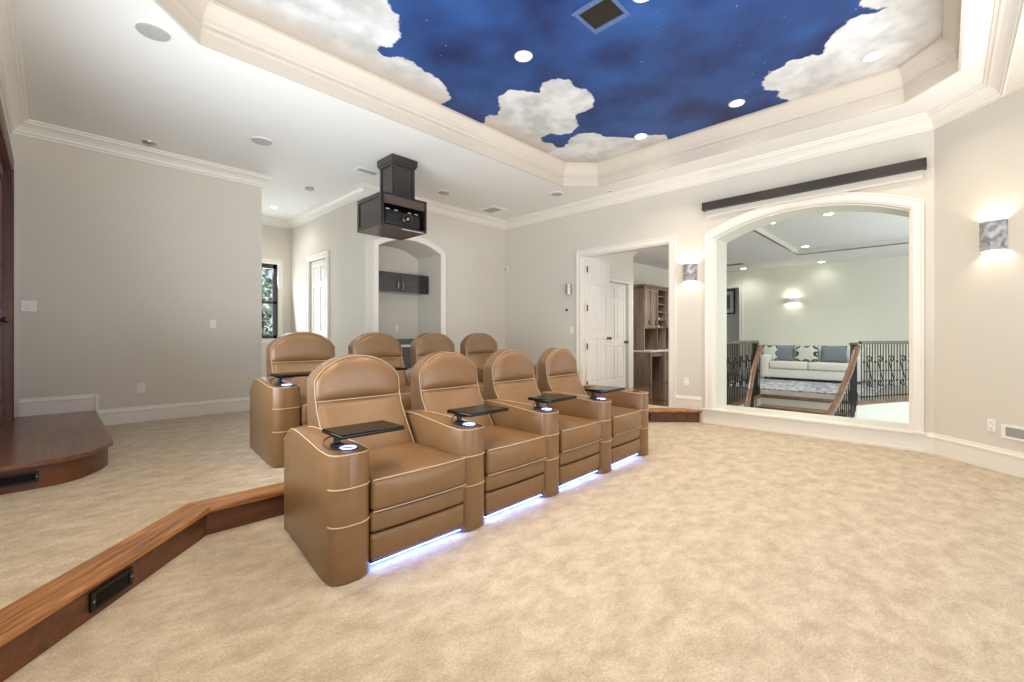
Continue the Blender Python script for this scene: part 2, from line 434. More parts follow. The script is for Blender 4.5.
def louvre(name, label, cat, loc, rz, w, h, n, mat='blackm', slat='black', group=None, screws=True, depth=0.012, vertical=False, fr=0.16, back='dark'):
    """vent plate lying in its local xz plane, front towards -y"""
    t = thing(name, label, cat, loc, rz, group)
    bm = bmesh.new(); f = min(w, h)*fr
    box(bm, -w/2, w/2, -depth, 0, h/2-f, h/2, 0.002); box(bm, -w/2, w/2, -depth, 0, -h/2, -h/2+f, 0.002)
    box(bm, -w/2, -w/2+f*1.6, -depth, 0, -h/2+f, h/2-f, 0.002); box(bm, w/2-f*1.6, w/2, -depth, 0, -h/2+f, h/2-f, 0.002)
    link('frame', bm, mat, t)
    bm = bmesh.new()
    W = w-2*f*1.6; H = h-2*f
    for k in range(n):
        if vertical:
            x = -W/2+W*(k+0.5)/n
            box(bm, x-W/n*0.28, x+W/n*0.28, -depth*0.7, -0.001, -H/2, H/2)
        else:
            z = -H/2+H*(k+0.5)/n
            box(bm, -W/2, W/2, -depth*0.7, -0.001, z-H/n*0.3, z+H/n*0.3)
    link('slats', bm, slat, t)
    link('backing', B(-W/2, W/2, -0.0015, 0.0, -H/2, H/2), back, t)
    if screws:
        for s in (-1, 1):
            bm = bmesh.new(); lathe(bm, [(0.005, 0), (0.004, -0.003), (0.001, -0.004)], 10, (s*(w/2-f*0.8), -depth, 0), 'Y'); link('screw', bm, 'chrome', t)
    return t
d45 = (Vector(edge[1])-Vector(edge[0])).normalized(); a45 = math.atan2(d45.y, d45.x)
vp = Vector((0.185, 0)); vp.y = edge[0][1]+(vp.x-edge[0][0])*d45.y/d45.x
louvre('floor_vent', 'black louvred vent set in the near diagonal riser of the platform step', 'vent', (vp.x+0.001, vp.y-0.001, 0.072), a45, 0.23, 0.085, 5)
e2 = (Vector(edge[3])-Vector(edge[2])).normalized()
vq = Vector(edge[2])+e2*0.24
louvre('floor_vent', 'small black vent in the far riser beside the doorway and the last recliner', 'vent', (vq.x-0.001, vq.y-0.001, 0.075), math.atan2(e2.y, e2.x), 0.22, 0.08, 5)

# stage at the left
front = [(-0.31, 4.455), (-0.24, 4.452), (0.04, 4.475), (0.185, 4.575), (0.29, 4.74), (0.347, 4.90)]
top = [(-0.31, 7.098)]+front+[(0.347, 7.098)]
stage = thing('wooden_landing_step', 'reddish brown wooden landing with curved front corner by the left wall', 'step', (0, 0, 0))
zs = 0.364
bm = poly_slab([top], zs-0.03, zs)
es = [e for e in bm.edges if all(abs(v.co.z-zs) < 1e-5 for v in e.verts) and len(e.link_faces) == 2 and any(abs(f.normal.z) < 0.5 for f in e.link_faces)]
bmesh.ops.recalc_face_normals(bm, faces=bm.faces)
link('stage_top', bm, 'stage', stage)
bot = [(-0.31, 7.095)]+[(x-(0.03 if x > 0.1 else 0.0), y+(0.04 if x < 0.1 else 0.02)) for x, y in front]+[(0.317, 7.095)]
link('riser', poly_slab([bot], PF, zs-0.03), 'riser', stage, smooth=35)
louvre('floor_vent', 'black vent in the side of the wooden landing at the left edge', 'vent', (-0.165, 4.476, 0.262), 0.06, 0.2, 0.075, 5)

# ------------------------------------------------------------------ walls
WY = lambda y0: (lambda u, v, h: (u, y0+h, v))
WX = lambda x0: (lambda u, v, h: (x0+h, u, v))
# back wall with the doorway and the arched opening
def arch(s0, s1, z0, zsp, rise, n=20):
    w = (s1-s0)/2; c = (s0+s1)/2; R = (w*w+rise*rise)/(2*rise); cz = zsp+rise-R; a0 = math.asin(w/R)
    pts = [(s0, z0), (s1, z0)]
    for k in range(n+1):
        a = a0-2*a0*k/n
        pts.append((c+R*math.sin(a), cz+R*math.cos(a)))
    return pts
WIN = (0.255, 2.32, 0.205, 2.595, 0.235)
win_hole = arch(*WIN)
door_hole = [(2.94, PF), (4.52, PF), (4.52, PF+2.445), (2.94, PF+2.445)]
outer_b = [(0.06, 0), (6.6, 0), (6.6, 3.85), (0.06, 3.85)]
outer_b = [(0.06, 0), (2.94, 0), (2.94, PF+2.445), (4.52, PF+2.445), (4.52, 0), (6.6, 0), (6.6, 3.85), (0.06, 3.85)]
struct('wall_back', poly_slab([outer_b, win_hole], 0, 0.14, WX(BX)), 'wall')
struct('wall_back_outer', poly_slab([[(-0.6, 0.06), (2.62, 0.06), (2.62, 3.85), (-0.6, 3.85)], win_hole], 0.36, 0.5, WX(BX)), 'landing_wall')
# threshold filling under the doorway
struct('floor_threshold', B(BX, 6.95, 2.945, 4.515, 0.0, PF), 'darkfloor')
# angled wall on the right
bm = poly_slab([[(6.4, 0.08), (6.5, 0.06), (6.5, -0.1), (5.0, -1.6), (4.72, -1.6)]], 0, 3.85)
struct('wall_angled', bm, 'wall')
# niche wall
NI = (3.57, 4.78, PF, 2.655, 0.165)
struct('wall_niche', poly_slab([[(3.35, 0), (6.54, 0), (6.54, 3.85), (3.35, 3.85)], arch(*NI)], 0, 0.14, WY(NY)), 'wall')
bm = bmesh.new()
struct('wall_niche_rear', B(3.45, 4.9, LY, LY+0.12, 0, 3.2), 'wall')
struct('wall_niche_side', B(4.78, 4.9, NY+0.14, LY, 0, 3.2), 'wall')
struct('wall_niche_divider', B(3.47, 3.57, NY+0.14, LY, 0, 3.2), 'wall')
ap = arch(*NI)[1:]
soff = [p for p in ap[1:]]
bm = poly_slab([[(x, z) for x, z in soff]+[(soff[-1][0], 3.2), (soff[0][0], 3.2)]], 0.14, LY-NY, WY(NY))
struct('ceiling_niche', bm, 'wall')
# hall side wall with closet door opening
struct('wall_hall', poly_slab([[(6.54, 0), (7.78, 0), (7.78, PF+2.445), (8.54, PF+2.445), (8.54, 0), (9.46, 0), (9.46, 3.85), (6.54, 3.85)]], 0, 0.12, WX(3.35)), 'wall')
# hall far wall with window
struct('wall_far', poly_slab([[(-0.3, 0), (3.47, 0), (3.47, 3.85), (-0.3, 3.85)], [(1.9, 1.176), (3.1, 1.176), (3.1, 2.64), (1.9, 2.64)]], 0, 0.14, WY(9.46)), 'wall')
struct('wall_left', B(-0.31, 2.11, LY, LY+0.14, 0, 3.85), 'wall')
struct('wall_stage', poly_slab([[(-1.6, 0), (5.0, 0), (5.0, 2.92), (6.85, 2.92), (6.85, 0), (9.6, 0), (9.6, 3.85), (-1.6, 3.85)]], -0.14, 0, WX(-0.31)), 'wall')
struct('wall_hall_end', B(-0.3, -0.18, LY+0.14, 9.46, 0, 3.85), 'wall')

# ------------------------------------------------------------------ ceiling with octagonal tray
OX0, OX1, OY0, OY1, CH = 0.42, 5.83, -0.10, 4.20, 0.38
octo = [(OX0+CH, OY0), (OX1-CH, OY0), (OX1, OY0+CH), (OX1, OY1-CH), (OX1-CH, OY1), (OX0+CH, OY1), (OX0, OY1-CH), (OX0, OY0+CH)]
struct('ceiling', poly_slab([[(-0.31, -0.38), (6.42, -0.38), (6.42, 9.5), (-0.31, 9.5)], octo], CZ, CZ+0.40), 'ceil')
struct('ceiling_beam', B(-0.31, 6.2, -1.6, -0.38, CZ-0.15, CZ+0.3), 'wall')
# tray side trim: fascia, cove and upper crown, swept inside the octagon (counter-clockwise: inside is left)
prof = [(0.0, CZ-0.012), (0.018, CZ-0.012), (0.018, CZ+0.10), (0.032, CZ+0.105), (0.034, CZ+0.125), (0.022, CZ+0.135), (0.024, CZ+0.15),
        (0.040, CZ+0.165), (0.045, CZ+0.19), (0.06, CZ+0.225), (0.085, CZ+0.265), (0.105, CZ+0.285), (0.112, CZ+0.29), (0.112, CZ+0.318), (0.0, CZ+0.318)]
struct('trim_tray', sweep(octo, prof, True), 'tray_trim')
# mural
oc2 = [tuple(p) for p in offset_pts(octo, 0.10, True)]
f_ = 446.0; ca, sa = math.cos(math.radians(44.15)), math.sin(math.radians(44.15))
CLOUDS =  [[[1.822, 3.116], [1.883, 3.184], [1.963, 3.204], [2.03, 3.279], [2.08, 3.376], [2.121, 3.396], [2.135, 3.483], [2.136, 3.611], [2.046, 3.681], [2.145, 3.78], [2.21, 3.737], [2.294, 3.65], [2.41, 3.647], [2.509, 3.692], [2.612, 3.688], [2.755, 3.702], [2.897, 3.781], [3.07, 3.91], [3.053, 4.025], [3.075, 4.322], [2.01, 4.357], [1.118, 4.331], [0.672, 4.156], [0.311, 3.916], [0.632, 3.287], [1.14, 3.062], [1.551, 3.011]], [[3.678, 4.032], [3.583, 3.9], [3.678, 3.802], [3.558, 3.648], [3.396, 3.51], [3.392, 3.325], [3.498, 3.232], [3.659, 3.134], [3.527, 2.998], [3.573, 2.837], [3.687, 2.755], [3.831, 2.797], [3.947, 2.731], [4.16, 2.769], [4.329, 2.905], [4.319, 3.081], [4.344, 3.172], [4.551, 3.259], [4.669, 3.463], [4.587, 3.617], [4.474, 3.663], [4.493, 3.845], [4.613, 3.895], [4.722, 3.828], [4.892, 3.884], [4.938, 3.789], [4.874, 3.672], [4.772, 3.566], [4.744, 3.385], [4.877, 3.22], [5.035, 3.222], [5.206, 3.076], [5.355, 2.965], [5.419, 2.76], [5.555, 2.62], [5.678, 2.632], [6.058, 2.779], [6.244, 4.053], [5.788, 4.523], [3.787, 4.243]], [[5.695, 1.242], [5.531, 1.334], [5.418, 1.258], [5.293, 1.387], [5.1, 1.359], [4.956, 1.254], [4.956, 1.136], [4.877, 1.076], [4.92, 0.962], [4.977, 0.801], [4.845, 0.78], [4.709, 0.697], [4.655, 0.632], [4.605, 0.578], [4.584, 0.488], [4.666, 0.368], [4.613, 0.342], [4.58, 0.403], [4.482, 0.477], [4.384, 0.477], [4.165, 0.475], [4.126, 0.334], [4.404, -0.075], [5.298, -0.149], [5.659, -0.065], [6.125, 0.374], [6.081, 1.327]]]

def inside(p, poly):
    c = False; n = len(poly); j = n-1
    for i in range(n):
        xi, yi = poly[i]; xj, yj = poly[j]
        if (yi > p[1]) != (yj > p[1]) and p[0] < (xj-xi)*(p[1]-yi)/(yj-yi)+xi: c = not c
        j = i
    return c
def seg_d(p, a, b):
    ax, ay = a; bx, by = b; dx, dy = bx-ax, by-ay
    t = max(0, min(1, ((p[0]-ax)*dx+(p[1]-ay)*dy)/(dx*dx+dy*dy+1e-12)))
    return math.hypot(p[0]-ax-t*dx, p[1]-ay-t*dy)
def sdf(p, poly):
    d = min(seg_d(p, poly[i-1], poly[i]) for i in range(len(poly)))
    return d if inside(p, poly) else -d
def build_mural():
    st = 0.04; bm = bmesh.new()
    nx = int((OX1-OX0)/st)+1; ny = int((OY1-OY0)/st)+1
    ex = [tuple(p) for p in offset_pts(octo, 0.03, True)]
    g = [[bm.verts.new((OX0+i*(OX1-OX0)/nx, OY0+j*(OY1-OY0)/ny, MZ)) for j in range(ny+1)] for i in range(nx+1)]
    for i in range(nx):
        for j in range(ny):
            q = (g[i][j], g[i][j+1], g[i+1][j+1], g[i+1][j])
            c = ((q[0].co.x+q[2].co.x)/2, (q[0].co.y+q[2].co.y)/2)
            if inside(c, ex): bm.faces.new(q)
    bmesh.ops.delete(bm, geom=[v for v in bm.verts if not v.link_faces], context='VERTS')
    me = bpy.data.meshes.new('ceiling_mural'); bm.to_mesh(me); bm.free()
    a = me.attributes.new('cloud', 'FLOAT', 'POINT'); b = me.attributes.new('border', 'FLOAT', 'POINT')
    for i, v in enumerate(me.vertices):
        p = (v.co.x, v.co.y)
        s = max(sdf(p, P) for P in CLOUDS)
        a.data[i].value = max(-0.3, min(0.3, s))
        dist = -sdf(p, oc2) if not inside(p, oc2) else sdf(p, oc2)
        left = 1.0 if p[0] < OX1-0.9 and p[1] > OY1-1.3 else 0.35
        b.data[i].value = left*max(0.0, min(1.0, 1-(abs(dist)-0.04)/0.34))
    me.materials.append(M['mural'])
    o = bpy.data.objects.new('ceiling_mural', me); C.objects.link(o); o['kind'] = 'structure'
build_mural()
struct('ceiling_tray', B(OX0-0.2, OX1+0.2, OY0-0.2, OY1+0.2, MZ+0.09, MZ+0.17), 'ceil')

# crown, baseboards, casings -------------------------------------------------
def crown(zc, s=1.0):
    return [(0, zc), (0, zc-0.15*s), (0.014*s, zc-0.15*s), (0.016*s, zc-0.128*s), (0.03*s, zc-0.122*s), (0.036*s, zc-0.10*s), (0.055*s, zc-0.07*s),
            (0.085*s, zc-0.045*s), (0.105*s, zc-0.038*s), (0.11*s, zc-0.02*s), (0.13*s, zc-0.015*s), (0.135*s, zc)]
struct('trim_crown_room', sweep([(-0.31, -0.38), (5.94, -0.38), (6.40, 0.08), (6.40, 6.40), (3.35, 6.40), (3.35, 9.46), (-0.18, 9.46)], crown(CZ)), 'trim')
struct('trim_crown_left', sweep([(2.11, 7.24), (2.11, 7.10), (-0.31, 7.10), (-0.31, -0.38)], crown(CZ)), 'trim')
def base(z0, h=0.19):
    return [(0, z0), (0.016, z0), (0.016, z0+h-0.055), (0.022, z0+h-0.05), (0.022, z0+h-0.035), (0.014, z0+h-0.02), (0.012, z0+h-0.004), (0, z0+h)]
struct('baseboard_left', sweep([(2.11, 7.24), (2.11, 7.10), (0.36, 7.10)], base(PF)), 'trim')
struct('baseboard_landing', sweep([(0.352, 7.10), (-0.25, 7.10)], base(zs)), 'trim')
struct('trim_baseboard_return', B(0.345, 0.372, 7.07, 7.10, PF+0.17, zs+0.19, 0.003), 'trim')
struct('baseboard_right', sweep([(4.95, -1.37), (6.40, 0.08), (6.40, 0.145)], base(0, 0.215)), 'trim')
struct('baseboard_back', sweep([(6.40, 2.47), (6.40, 2.845)], base(PF)), 'trim')
struct('baseboard_corner', sweep([(6.40, 4.62), (6.40, 6.40), (4.885, 6.40)], base(PF)), 'trim')
struct('baseboard_hall', sweep([(3.465, 6.40), (3.35, 6.40), (3.35, 7.68)], base(PF)), 'trim')
struct('baseboard_hall_far', sweep([(3.35, 8.64), (3.35, 9.46), (-0.18, 9.46)], base(PF)), 'trim')
cas = [(0.0, 0.0), (0.0, 0.014), (0.012, 0.022), (0.07, 0.022), (0.08, 0.032), (0.098, 0.032), (0.098, 0.0)]
mX = lambda x0, s=-1: (lambda u, v, h: (x0+s*h, u, v))
mY = lambda y0, s=-1: (lambda u, v, h: (u, y0+s*h, v))
# arched opening casing (clockwise seen in (s,z): outside is left)
wa = arch(*WIN)
path = [(WIN[0], WIN[2])]+wa[2:][::-1][1:-1] if False else None
def arch_open(s0, s1, z0, zsp, rise):
    a = arch(s0, s1, z0, zsp, rise)
    return [a[0]]+a[2:][::-1]+[a[1]]      # left foot, up and over, right foot
# travel left-foot -> over -> right-foot: the outside of the opening lies to the LEFT of travel
w1 = struct('window_1', sweep(arch_open(*WIN), cas, False, mX(BX)), 'trim', smooth=30)
jam = [(0.0, 0.0), (0.0, -0.5), (-0.012, -0.5), (-0.012, 0.0)]
link('jamb_lining', sweep(arch_open(*WIN), [(0.001, 0.0), (0.001, -0.51), (-0.014, -0.51), (-0.014, 0.0)], False, mX(BX)), 'trim', w1, smooth=30)
link('stop_bead', sweep(arch_open(*WIN), [(-0.014, -0.070), (-0.014, -0.085), (-0.026, -0.085), (-0.026, -0.070)], False, mX(BX)), 'trim', w1, smooth=30)
gl = arch(WIN[0]+0.012, WIN[1]-0.012, WIN[2], WIN[3], WIN[4]-0.012)
link('glass_pane', poly_slab([gl], 0.087, 0.093, WX(BX)), 'glass', w1)
# sill and apron that carry the baseboard line
bm = B(BX-0.045, BX+0.52, 0.145, 2.46, 0.188, 0.212, 0.004); link('window_sill', bm, 'trim', w1)
bm = bmesh.new(); box(bm, BX-0.022, BX, 0.135, 2.455, 0.0, 0.188); box(bm, BX-0.03, BX-0.0005, 0.15, 2.455, 0.0, 0.035, 0.003); link('apron', bm, 'trim', w1)
struct('wall_back_infill', B(BX+0.14, BX+0.36, 0.06, 2.62, 0.0, 0.187), 'trim')
# doorway casing
def rect_open(s0, s1, z0, z1): return [(s0, z0), (s0, z1), (s1, z1), (s1, z0)]
dz = PF+2.445
door1 = struct('door_1', sweep(rect_open(2.94, 4.52, PF, dz), cas, False, mX(BX)), 'trim')
link('jamb', sweep(rect_open(2.94, 4.52, PF, dz), [(0.001, -0.001), (0.001, -0.16), (-0.018, -0.16), (-0.018, -0.001)], False, mX(BX)), 'trim', door1)
link('rear_casing', sweep(rect_open(2.94, 4.52, PF, dz), [(d, -0.14-h) for d, h in cas], False, mX(BX)), 'trim', door1)

def panel_door(w, h, t, panels, m='trim', r=0.006):
    """door leaf in local x 0..w, z 0..h, y -t/2..t/2, raised panels on both faces"""
    bm = bmesh.new()
    holes = [[(a, c), (b, c), (b, d), (a, d)] for a, b, c, d in panels]
    b2 = poly_slab([[(0, 0), (w, 0), (w, h), (0, h)]]+holes, -t/2, t/2, lambda u, v, k: (u, k, v))
    for a, b, c, d in panels:
        box(b2, a, b, -t*0.2, t*0.2, c, d)
        g = 0.03
        box(b2, a+g, b-g, -t*0.42, t*0.42, c+g, d-g, 0.008, 1)
    return b2
def six(w, h):
    s = 0.105; m = 0.085; c = w/2
    rows = [(0.22*h/2.4, 0.98*h/2.4), (1.12*h/2.4, 1.92*h/2.4), (2.02*h/2.4, 2.29*h/2.4)]
    return [(a, b, z0, z1) for z0, z1 in rows for a, b in ((s, c-m/2), (c+m/2, w-s))]
def knob(parent, x, z, y, sy, mat='hinge'):
    bm = bmesh.new(); lathe(bm, [(0.028, 0), (0.028, sy*0.008), (0.012, sy*0.012), (0.011, sy*0.035), (0.026, sy*0.045), (0.03, sy*0.06), (0.022, sy*0.072), (0.0, sy*0.075)], 18, (x, y, z), 'Y')
    return link('knob', bm, mat, parent, smooth=40)
leaf = link('leaf', panel_door(0.76, 2.425, 0.044, six(0.76, 2.425)), 'trim', door1)
leaf.location = (BX+0.07, 4.475, PF+0.012); leaf.rotation_euler = (0, 0, 0.05)
knob(leaf, 0.70, 1.0, -0.022, -1)
for z in (0.2, 0.86, 1.53, 2.2):
    bm = bmesh.new(); lathe(bm, [(0.009, -0.055), (0.009, 0.055)], 10, (-0.012, -0.022, z)); box(bm, -0.012, 0.012, -0.026, -0.02, z-0.05, z+0.05)
    link('hinge', bm, 'hinge', leaf)
# closet door in the hall
dh = struct('door_2', sweep(rect_open(7.78, 8.54, PF, dz), [(d, h) for d, h in cas], False, mX(3.35)), 'trim')
lf = link('leaf', panel_door(0.74, 2.42, 0.044, six(0.74, 2.42)), 'trim', dh)
lf.location = (3.40, 7.79, PF+0.012); lf.rotation_euler = (0, 0, PI/2)
knob(lf, 0.06, 1.0, 0.022, 1)
# niche casing
struct('trim_niche', sweep(arch_open(*NI), [(d*0.95, h) for d, h in cas], False, mY(NY)), 'trim', smooth=30)
# mahogany door in the left wall
d3 = struct('door_3', sweep(rect_open(5.0, 6.85, zs, 2.92), [(0, 0), (0, 0.02), (0.02, 0.034), (0.04, 0.034), (0.05, 0.02), (0.09, 0.02), (0.105, 0.03), (0.15, 0.03), (0.17, 0.012), (0.17, 0)], False, lambda u, v, h: (-0.31+h, u, v)), 'maho')
for k in range(2):
    lf = link('leaf', panel_door(0.915, 2.54, 0.05, [(0.12, 0.795, 0.2, 1.0), (0.12, 0.795, 1.12, 2.4)]), 'maho', d3)
    lf.location = (-0.37, 5.005+k*0.925, zs+0.004); lf.rotation_euler = (0, 0, PI/2)
    knob(lf, 0.85 if k == 0 else 0.065, 1.0, -0.025, -1)
struct('trim_door_3_sill', B(-0.45, -0.31, 4.98, 6.87, PF, zs-0.001), 'stage')
struct('trim_door_3_jamb', sweep(rect_open(5.0, 6.85, zs, 2.92), [(0.001, 0.0), (0.001, -0.13), (-0.02, -0.13), (-0.02, 0.0)], False, lambda u, v, h: (-0.31+h, u, v)), 'maho')
# hall window
w2 = struct('window_2', sweep([(1.9, 1.176), (1.9, 2.64), (3.1, 2.64), (3.1, 1.176)], [(d*0.9, h) for d, h in cas], True, mY(9.46)), 'trim')
bm = bmesh.new()
for a, b, c, d in ((1.9, 1.97, 1.176, 2.64), (3.03, 3.1, 1.176, 2.64), (1.9, 3.1, 2.55, 2.64), (1.9, 3.1, 1.176, 1.24), (1.9, 3.1, 1.86, 1.91)):
    box(bm, a, b, 9.5, 9.56, c, d, 0.004, 1)
link('sash_frame', bm, 'espresso', w2)
link('glass_pane', B(1.96, 3.04, 9.528, 9.534, 1.24, 2.56), 'glass', w2)
link('apron_panel', B(1.86, 3.16, 9.445, 9.459, PF+0.2, 1.10, 0.003), 'trim', w2)
# shrubs outside the hall window
def tree(name, loc, r, h, seed, label):
    rnd = random.Random(seed)
    t = thing(name, label, 'tree', loc)
    bm = bmesh.new(); tube(bm, [(0, 0, 0), (0.05, 0.02, h*0.4), (0, 0, h*0.75)], lambda s: 0.09*(1-0.5*s), 8); link('trunk', bm, 'riser', t)
    bm = bmesh.new()
    for k in range(1400):
        while True:
            p = Vector((rnd.uniform(-1, 1), rnd.uniform(-1, 1), rnd.uniform(-1, 1)))
            if 0.3 < p.length < 1: break
        c = Vector((p.x*r, p.y*r, h*0.55+p.z*h*0.5)); a = Vector((rnd.uniform(-1, 1), rnd.uniform(-1, 1), rnd.uniform(-1, 1))).normalized(); b = a.orthogonal().normalized(); s = rnd.uniform(0.07, 0.14)
        bm.faces.new([bm.verts.new(c+a*s), bm.verts.new(c+b*s*0.5), bm.verts.new(c-a*s), bm.verts.new(c-b*s*0.5)])
    link('foliage', bm, 'leaf', t, recalc=False)
tree('garden_tree', (3.6, 12.3, 0), 1.2, 3.6, 1, 'green leafy tree seen through the dark framed hall window')
struct('ground_garden', B(-3, 9, 9.62, 20, -0.1, 0.0), 'leaf')
# ------------------------------------------------------------------ wall and ceiling fittings
def plate(name, label, loc, rz, kind='outlet', w=0.072, h=0.115, group=None):
    t = thing(name, label, 'light switch' if kind == 'switch' else 'socket' if kind == 'outlet' else kind, loc, rz, group)
    link('cover_plate', B(-w/2, w/2, -0.007, 0, -h/2, h/2, 0.003, 2), 'whitep', t)
    if kind == 'outlet':
        for s in (-1, 1):
            bm = bmesh.new(); box(bm, -0.017, 0.017, -0.010, -0.006, s*0.026-0.014, s*0.026+0.014, 0.002, 1); oo = link('receptacle', bm, 'whitep', t)
            bm = bmesh.new(); box(bm, -0.008, -0.005, -0.0106, -0.0095, s*0.026-0.006, s*0.026+0.006); box(bm, 0.005, 0.008, -0.0106, -0.0095, s*0.026-0.006, s*0.026+0.006); link('slots', bm, 'dark', oo)
    else:
        n = max(1, int(w/0.07))
        for k in range(n):
            x = (k-(n-1)/2)*0.046
            link('rocker', B(x-0.016, x+0.016, -0.011, -0.006, -0.032, 0.032, 0.002, 1), 'whitep', t)
    return t
plate('wall_outlet', 'white outlet on the grey left wall above the baseboard', (0.758, LY, 0.586), 0)
plate('light_switch', 'white single switch on the left wall near its free right end', (1.511, LY, 1.388), 0, 'switch')
plate('light_switch', 'white double switch on the left wall beside the mahogany door', (-0.18, LY, 1.55), 0, 'switch', 0.115)
plate('wall_outlet', 'white outlet between the doorway and the arched opening', (BX, 2.69, 0.56), -PI/2)
plate('light_switch', 'white switch on the back wall left of the open white door', (BX, 4.74, 1.33), -PI/2, 'switch')
plate('wall_outlet', 'white outlet low on the angled right wall beside the grille', (6.01, -0.31, 0.405), -3*PI/4)
louvre('wall_vent', 'pale grey return grille low on the angled right wall', 'vent', (5.80, -0.52, 0.375), -3*PI/4, 0.42, 0.12, 8, 'whitep', 'grille', screws=False, back='grille')
plate('wall_outlet', 'white outlet on the niche rear wall under the dark cabinet', (4.33, LY, 1.37), 0)
t = thing('motion_sensor', 'small white motion sensor high in the far room corner', 'sensor', (BX, 6.34, 2.58), -PI/2)
link('body', B(-0.03, 0.03, -0.035, 0, -0.05, 0.05, 0.012, 3), 'whitep', t, smooth=40); link('lens', B(-0.02, 0.02, -0.041, -0.033, -0.035, 0.01, 0.004, 2), 'grille', t)
t = thing('thermostat_dial', 'tiny round black control on the wall below the unlit chrome sconce', 'control', (BX, 4.84, 1.69), -PI/2)
bm = bmesh.new(); lathe(bm, [(0.04, 0), (0.04, -0.006), (0.036, -0.008)], 20, ax='Y'); link('plate', bm, 'whitep', t)
bm = bmesh.new(); lathe(bm, [(0.024, -0.007), (0.024, -0.018), (0.02, -0.02)], 20, ax='Y'); link('dial', bm, 'blackm', t)
def sconce(label, loc, rz, on, w, h, mat='sconce', d=0.10):
    t = thing('wall_sconce', label, 'wall lamp', loc, rz, 'half round wall sconces')
    bm = bmesh.new(); n = 20; ri = []
    for k in range(n+1):
        a = PI*k/n; x, y = -math.cos(a)*w/2, -math.sin(a)*d
        ri.append([bm.verts.new((x, y, -h/2)), bm.verts.new((x, y, h/2)), bm.verts.new((x*0.955, y*0.955, h/2)), bm.verts.new((x*0.955, y*0.955, -h/2))])
    for k in range(n):
        for j in range(4): bm.faces.new((ri[k][j], ri[k+1][j], ri[k+1][(j+1) % 4], ri[k][(j+1) % 4]))
    bm.faces.new(ri[0]); bm.faces.new(ri[-1][::-1])
    link('shade', bm, mat, t, smooth=40)
    link('back_plate', B(-w*0.4, w*0.4, -0.008, 0, -h*0.3, h*0.3, 0.002, 1), 'whitep', t)
    bm = bmesh.new(); lathe(bm, [(0.008, -0.03), (0.02, -0.018), (0.02, 0.018), (0.008, 0.03)], 12, (0, -d*0.5, 0)); link('bulb', bm, 'glow' if on else 'whitep', t, smooth=40)
    return t
sconce('marbled silver sconce glowing between the doorway and arched opening', (BX, 2.63, 2.135), -PI/2, True, 0.20, 0.25)
sconce('large marbled silver sconce glowing on the angled right wall', (5.99, -0.33, 2.135), -3*PI/4, True, 0.205, 0.27)
sconce('unlit chrome sconce on the back wall left of the doorway', (BX, 4.80, 2.055), -PI/2, False, 0.13, 0.18, 'chrome', 0.07)
# projection screen bar
t = thing('screen_housing', 'long dark bronze screen housing mounted above the arched opening', 'projector screen', (BX, 1.278, 3.018), 0)
link('casing', B(-0.13, -0.03, -1.138, 1.138, -0.052, 0.052, 0.006, 2), 'bronze', t)
link('mounting_rail', B(-0.06, 0.0, -1.11, 1.11, -0.135, -0.045, 0.003, 1), 'wall', t)
for s in (-1, 1):
    link('end_cap', B(-0.132, -0.028, s*1.138-0.004, s*1.138+0.004, -0.054, 0.054, 0.003, 1), 'blackm', t)
    link('bracket', B(-0.05, 0, s*1.0-0.015, s*1.0+0.015, 0.04, 0.075, 0.002, 1), 'blackm', t)
def downlight(loc, r=0.085, m='glow', label='recessed downlight', group=None, trim='trim'):
    t = thing('recessed_downlight', label, 'ceiling light', loc, 0, group)
    bm = bmesh.new(); lathe(bm, [(r, 0.0), (r, -0.004), (r*0.93, -0.008), (r*0.76, -0.005), (r*0.74, 0.0)], 28); link('trim_ring', bm, trim, t, smooth=40)
    bm = bmesh.new(); lathe(bm, [(r*0.74, -0.0045), (r*0.5, -0.0075), (0, -0.009)], 24); link('lens', bm, m, t, smooth=40)
    return t
ML = [(3.07, 2.83, 'bright downlight in the blue mural nearest the vent and the middle cloud'), (5.36, 1.68, 'bright downlight in the blue mural beside the right cloud'),
      (5.37, 2.86, 'bright downlight at the edge of the far corner cloud'), (5.35, 0.48, 'bright downlight inside the large right cloud'), (3.15, 1.66, 'bright downlight cut by the top of the picture beside the mural vent')]
for x, y, lb in ML: downlight((x, y, MZ-0.001), 0.085, 'glow', lb, 'downlights in the painted sky ceiling')
t = louvre('ceiling_vent', 'dark louvred metal vent in the blue painted ceiling', 'vent', (3.10, 2.0, MZ-0.001), 0, 0.34, 0.34, 11, 'ventblue', 'hinge', vertical=True, fr=0.09)
t.rotation_euler = (PI/2, 0, 0)
def speaker(loc, r, label, name='ceiling_speaker'):
    t = thing(name, label, 'speaker', loc, 0, 'round ceiling speakers')
    bm = bmesh.new(); lathe(bm, [(r, 0), (r, -0.006), (r*0.93, -0.009), (r*0.9, -0.004)], 32); link('bezel', bm, 'whitep', t, smooth=40)
    bm = bmesh.new(); lathe(bm, [(r*0.91, -0.003), (r*0.85, -0.013), (r*0.5, -0.017), (0, -0.018)], 32); link('grille', bm, 'grille', t, smooth=40)
speaker((0.53, 4.29, CZ), 0.115, 'large round grey ceiling speaker at the top left near the tray')
speaker((1.72, 5.78, CZ), 0.12, 'round grey ceiling speaker near the end of the left wall')
speaker((4.37, 5.76, CZ), 0.10, 'round ceiling speaker just right of the projector column')
speaker((5.67, 4.5, CZ), 0.10, 'round ceiling speaker near the chamfered tray corner')
speaker((6.15, 3.8, CZ), 0.04, 'tiny round ceiling speaker above the doorway wall')
t = thing('ceiling_camera', 'small grey domed sensor tucked by the crown of the left wall', 'sensor', (0.80, 6.78, CZ), 0)
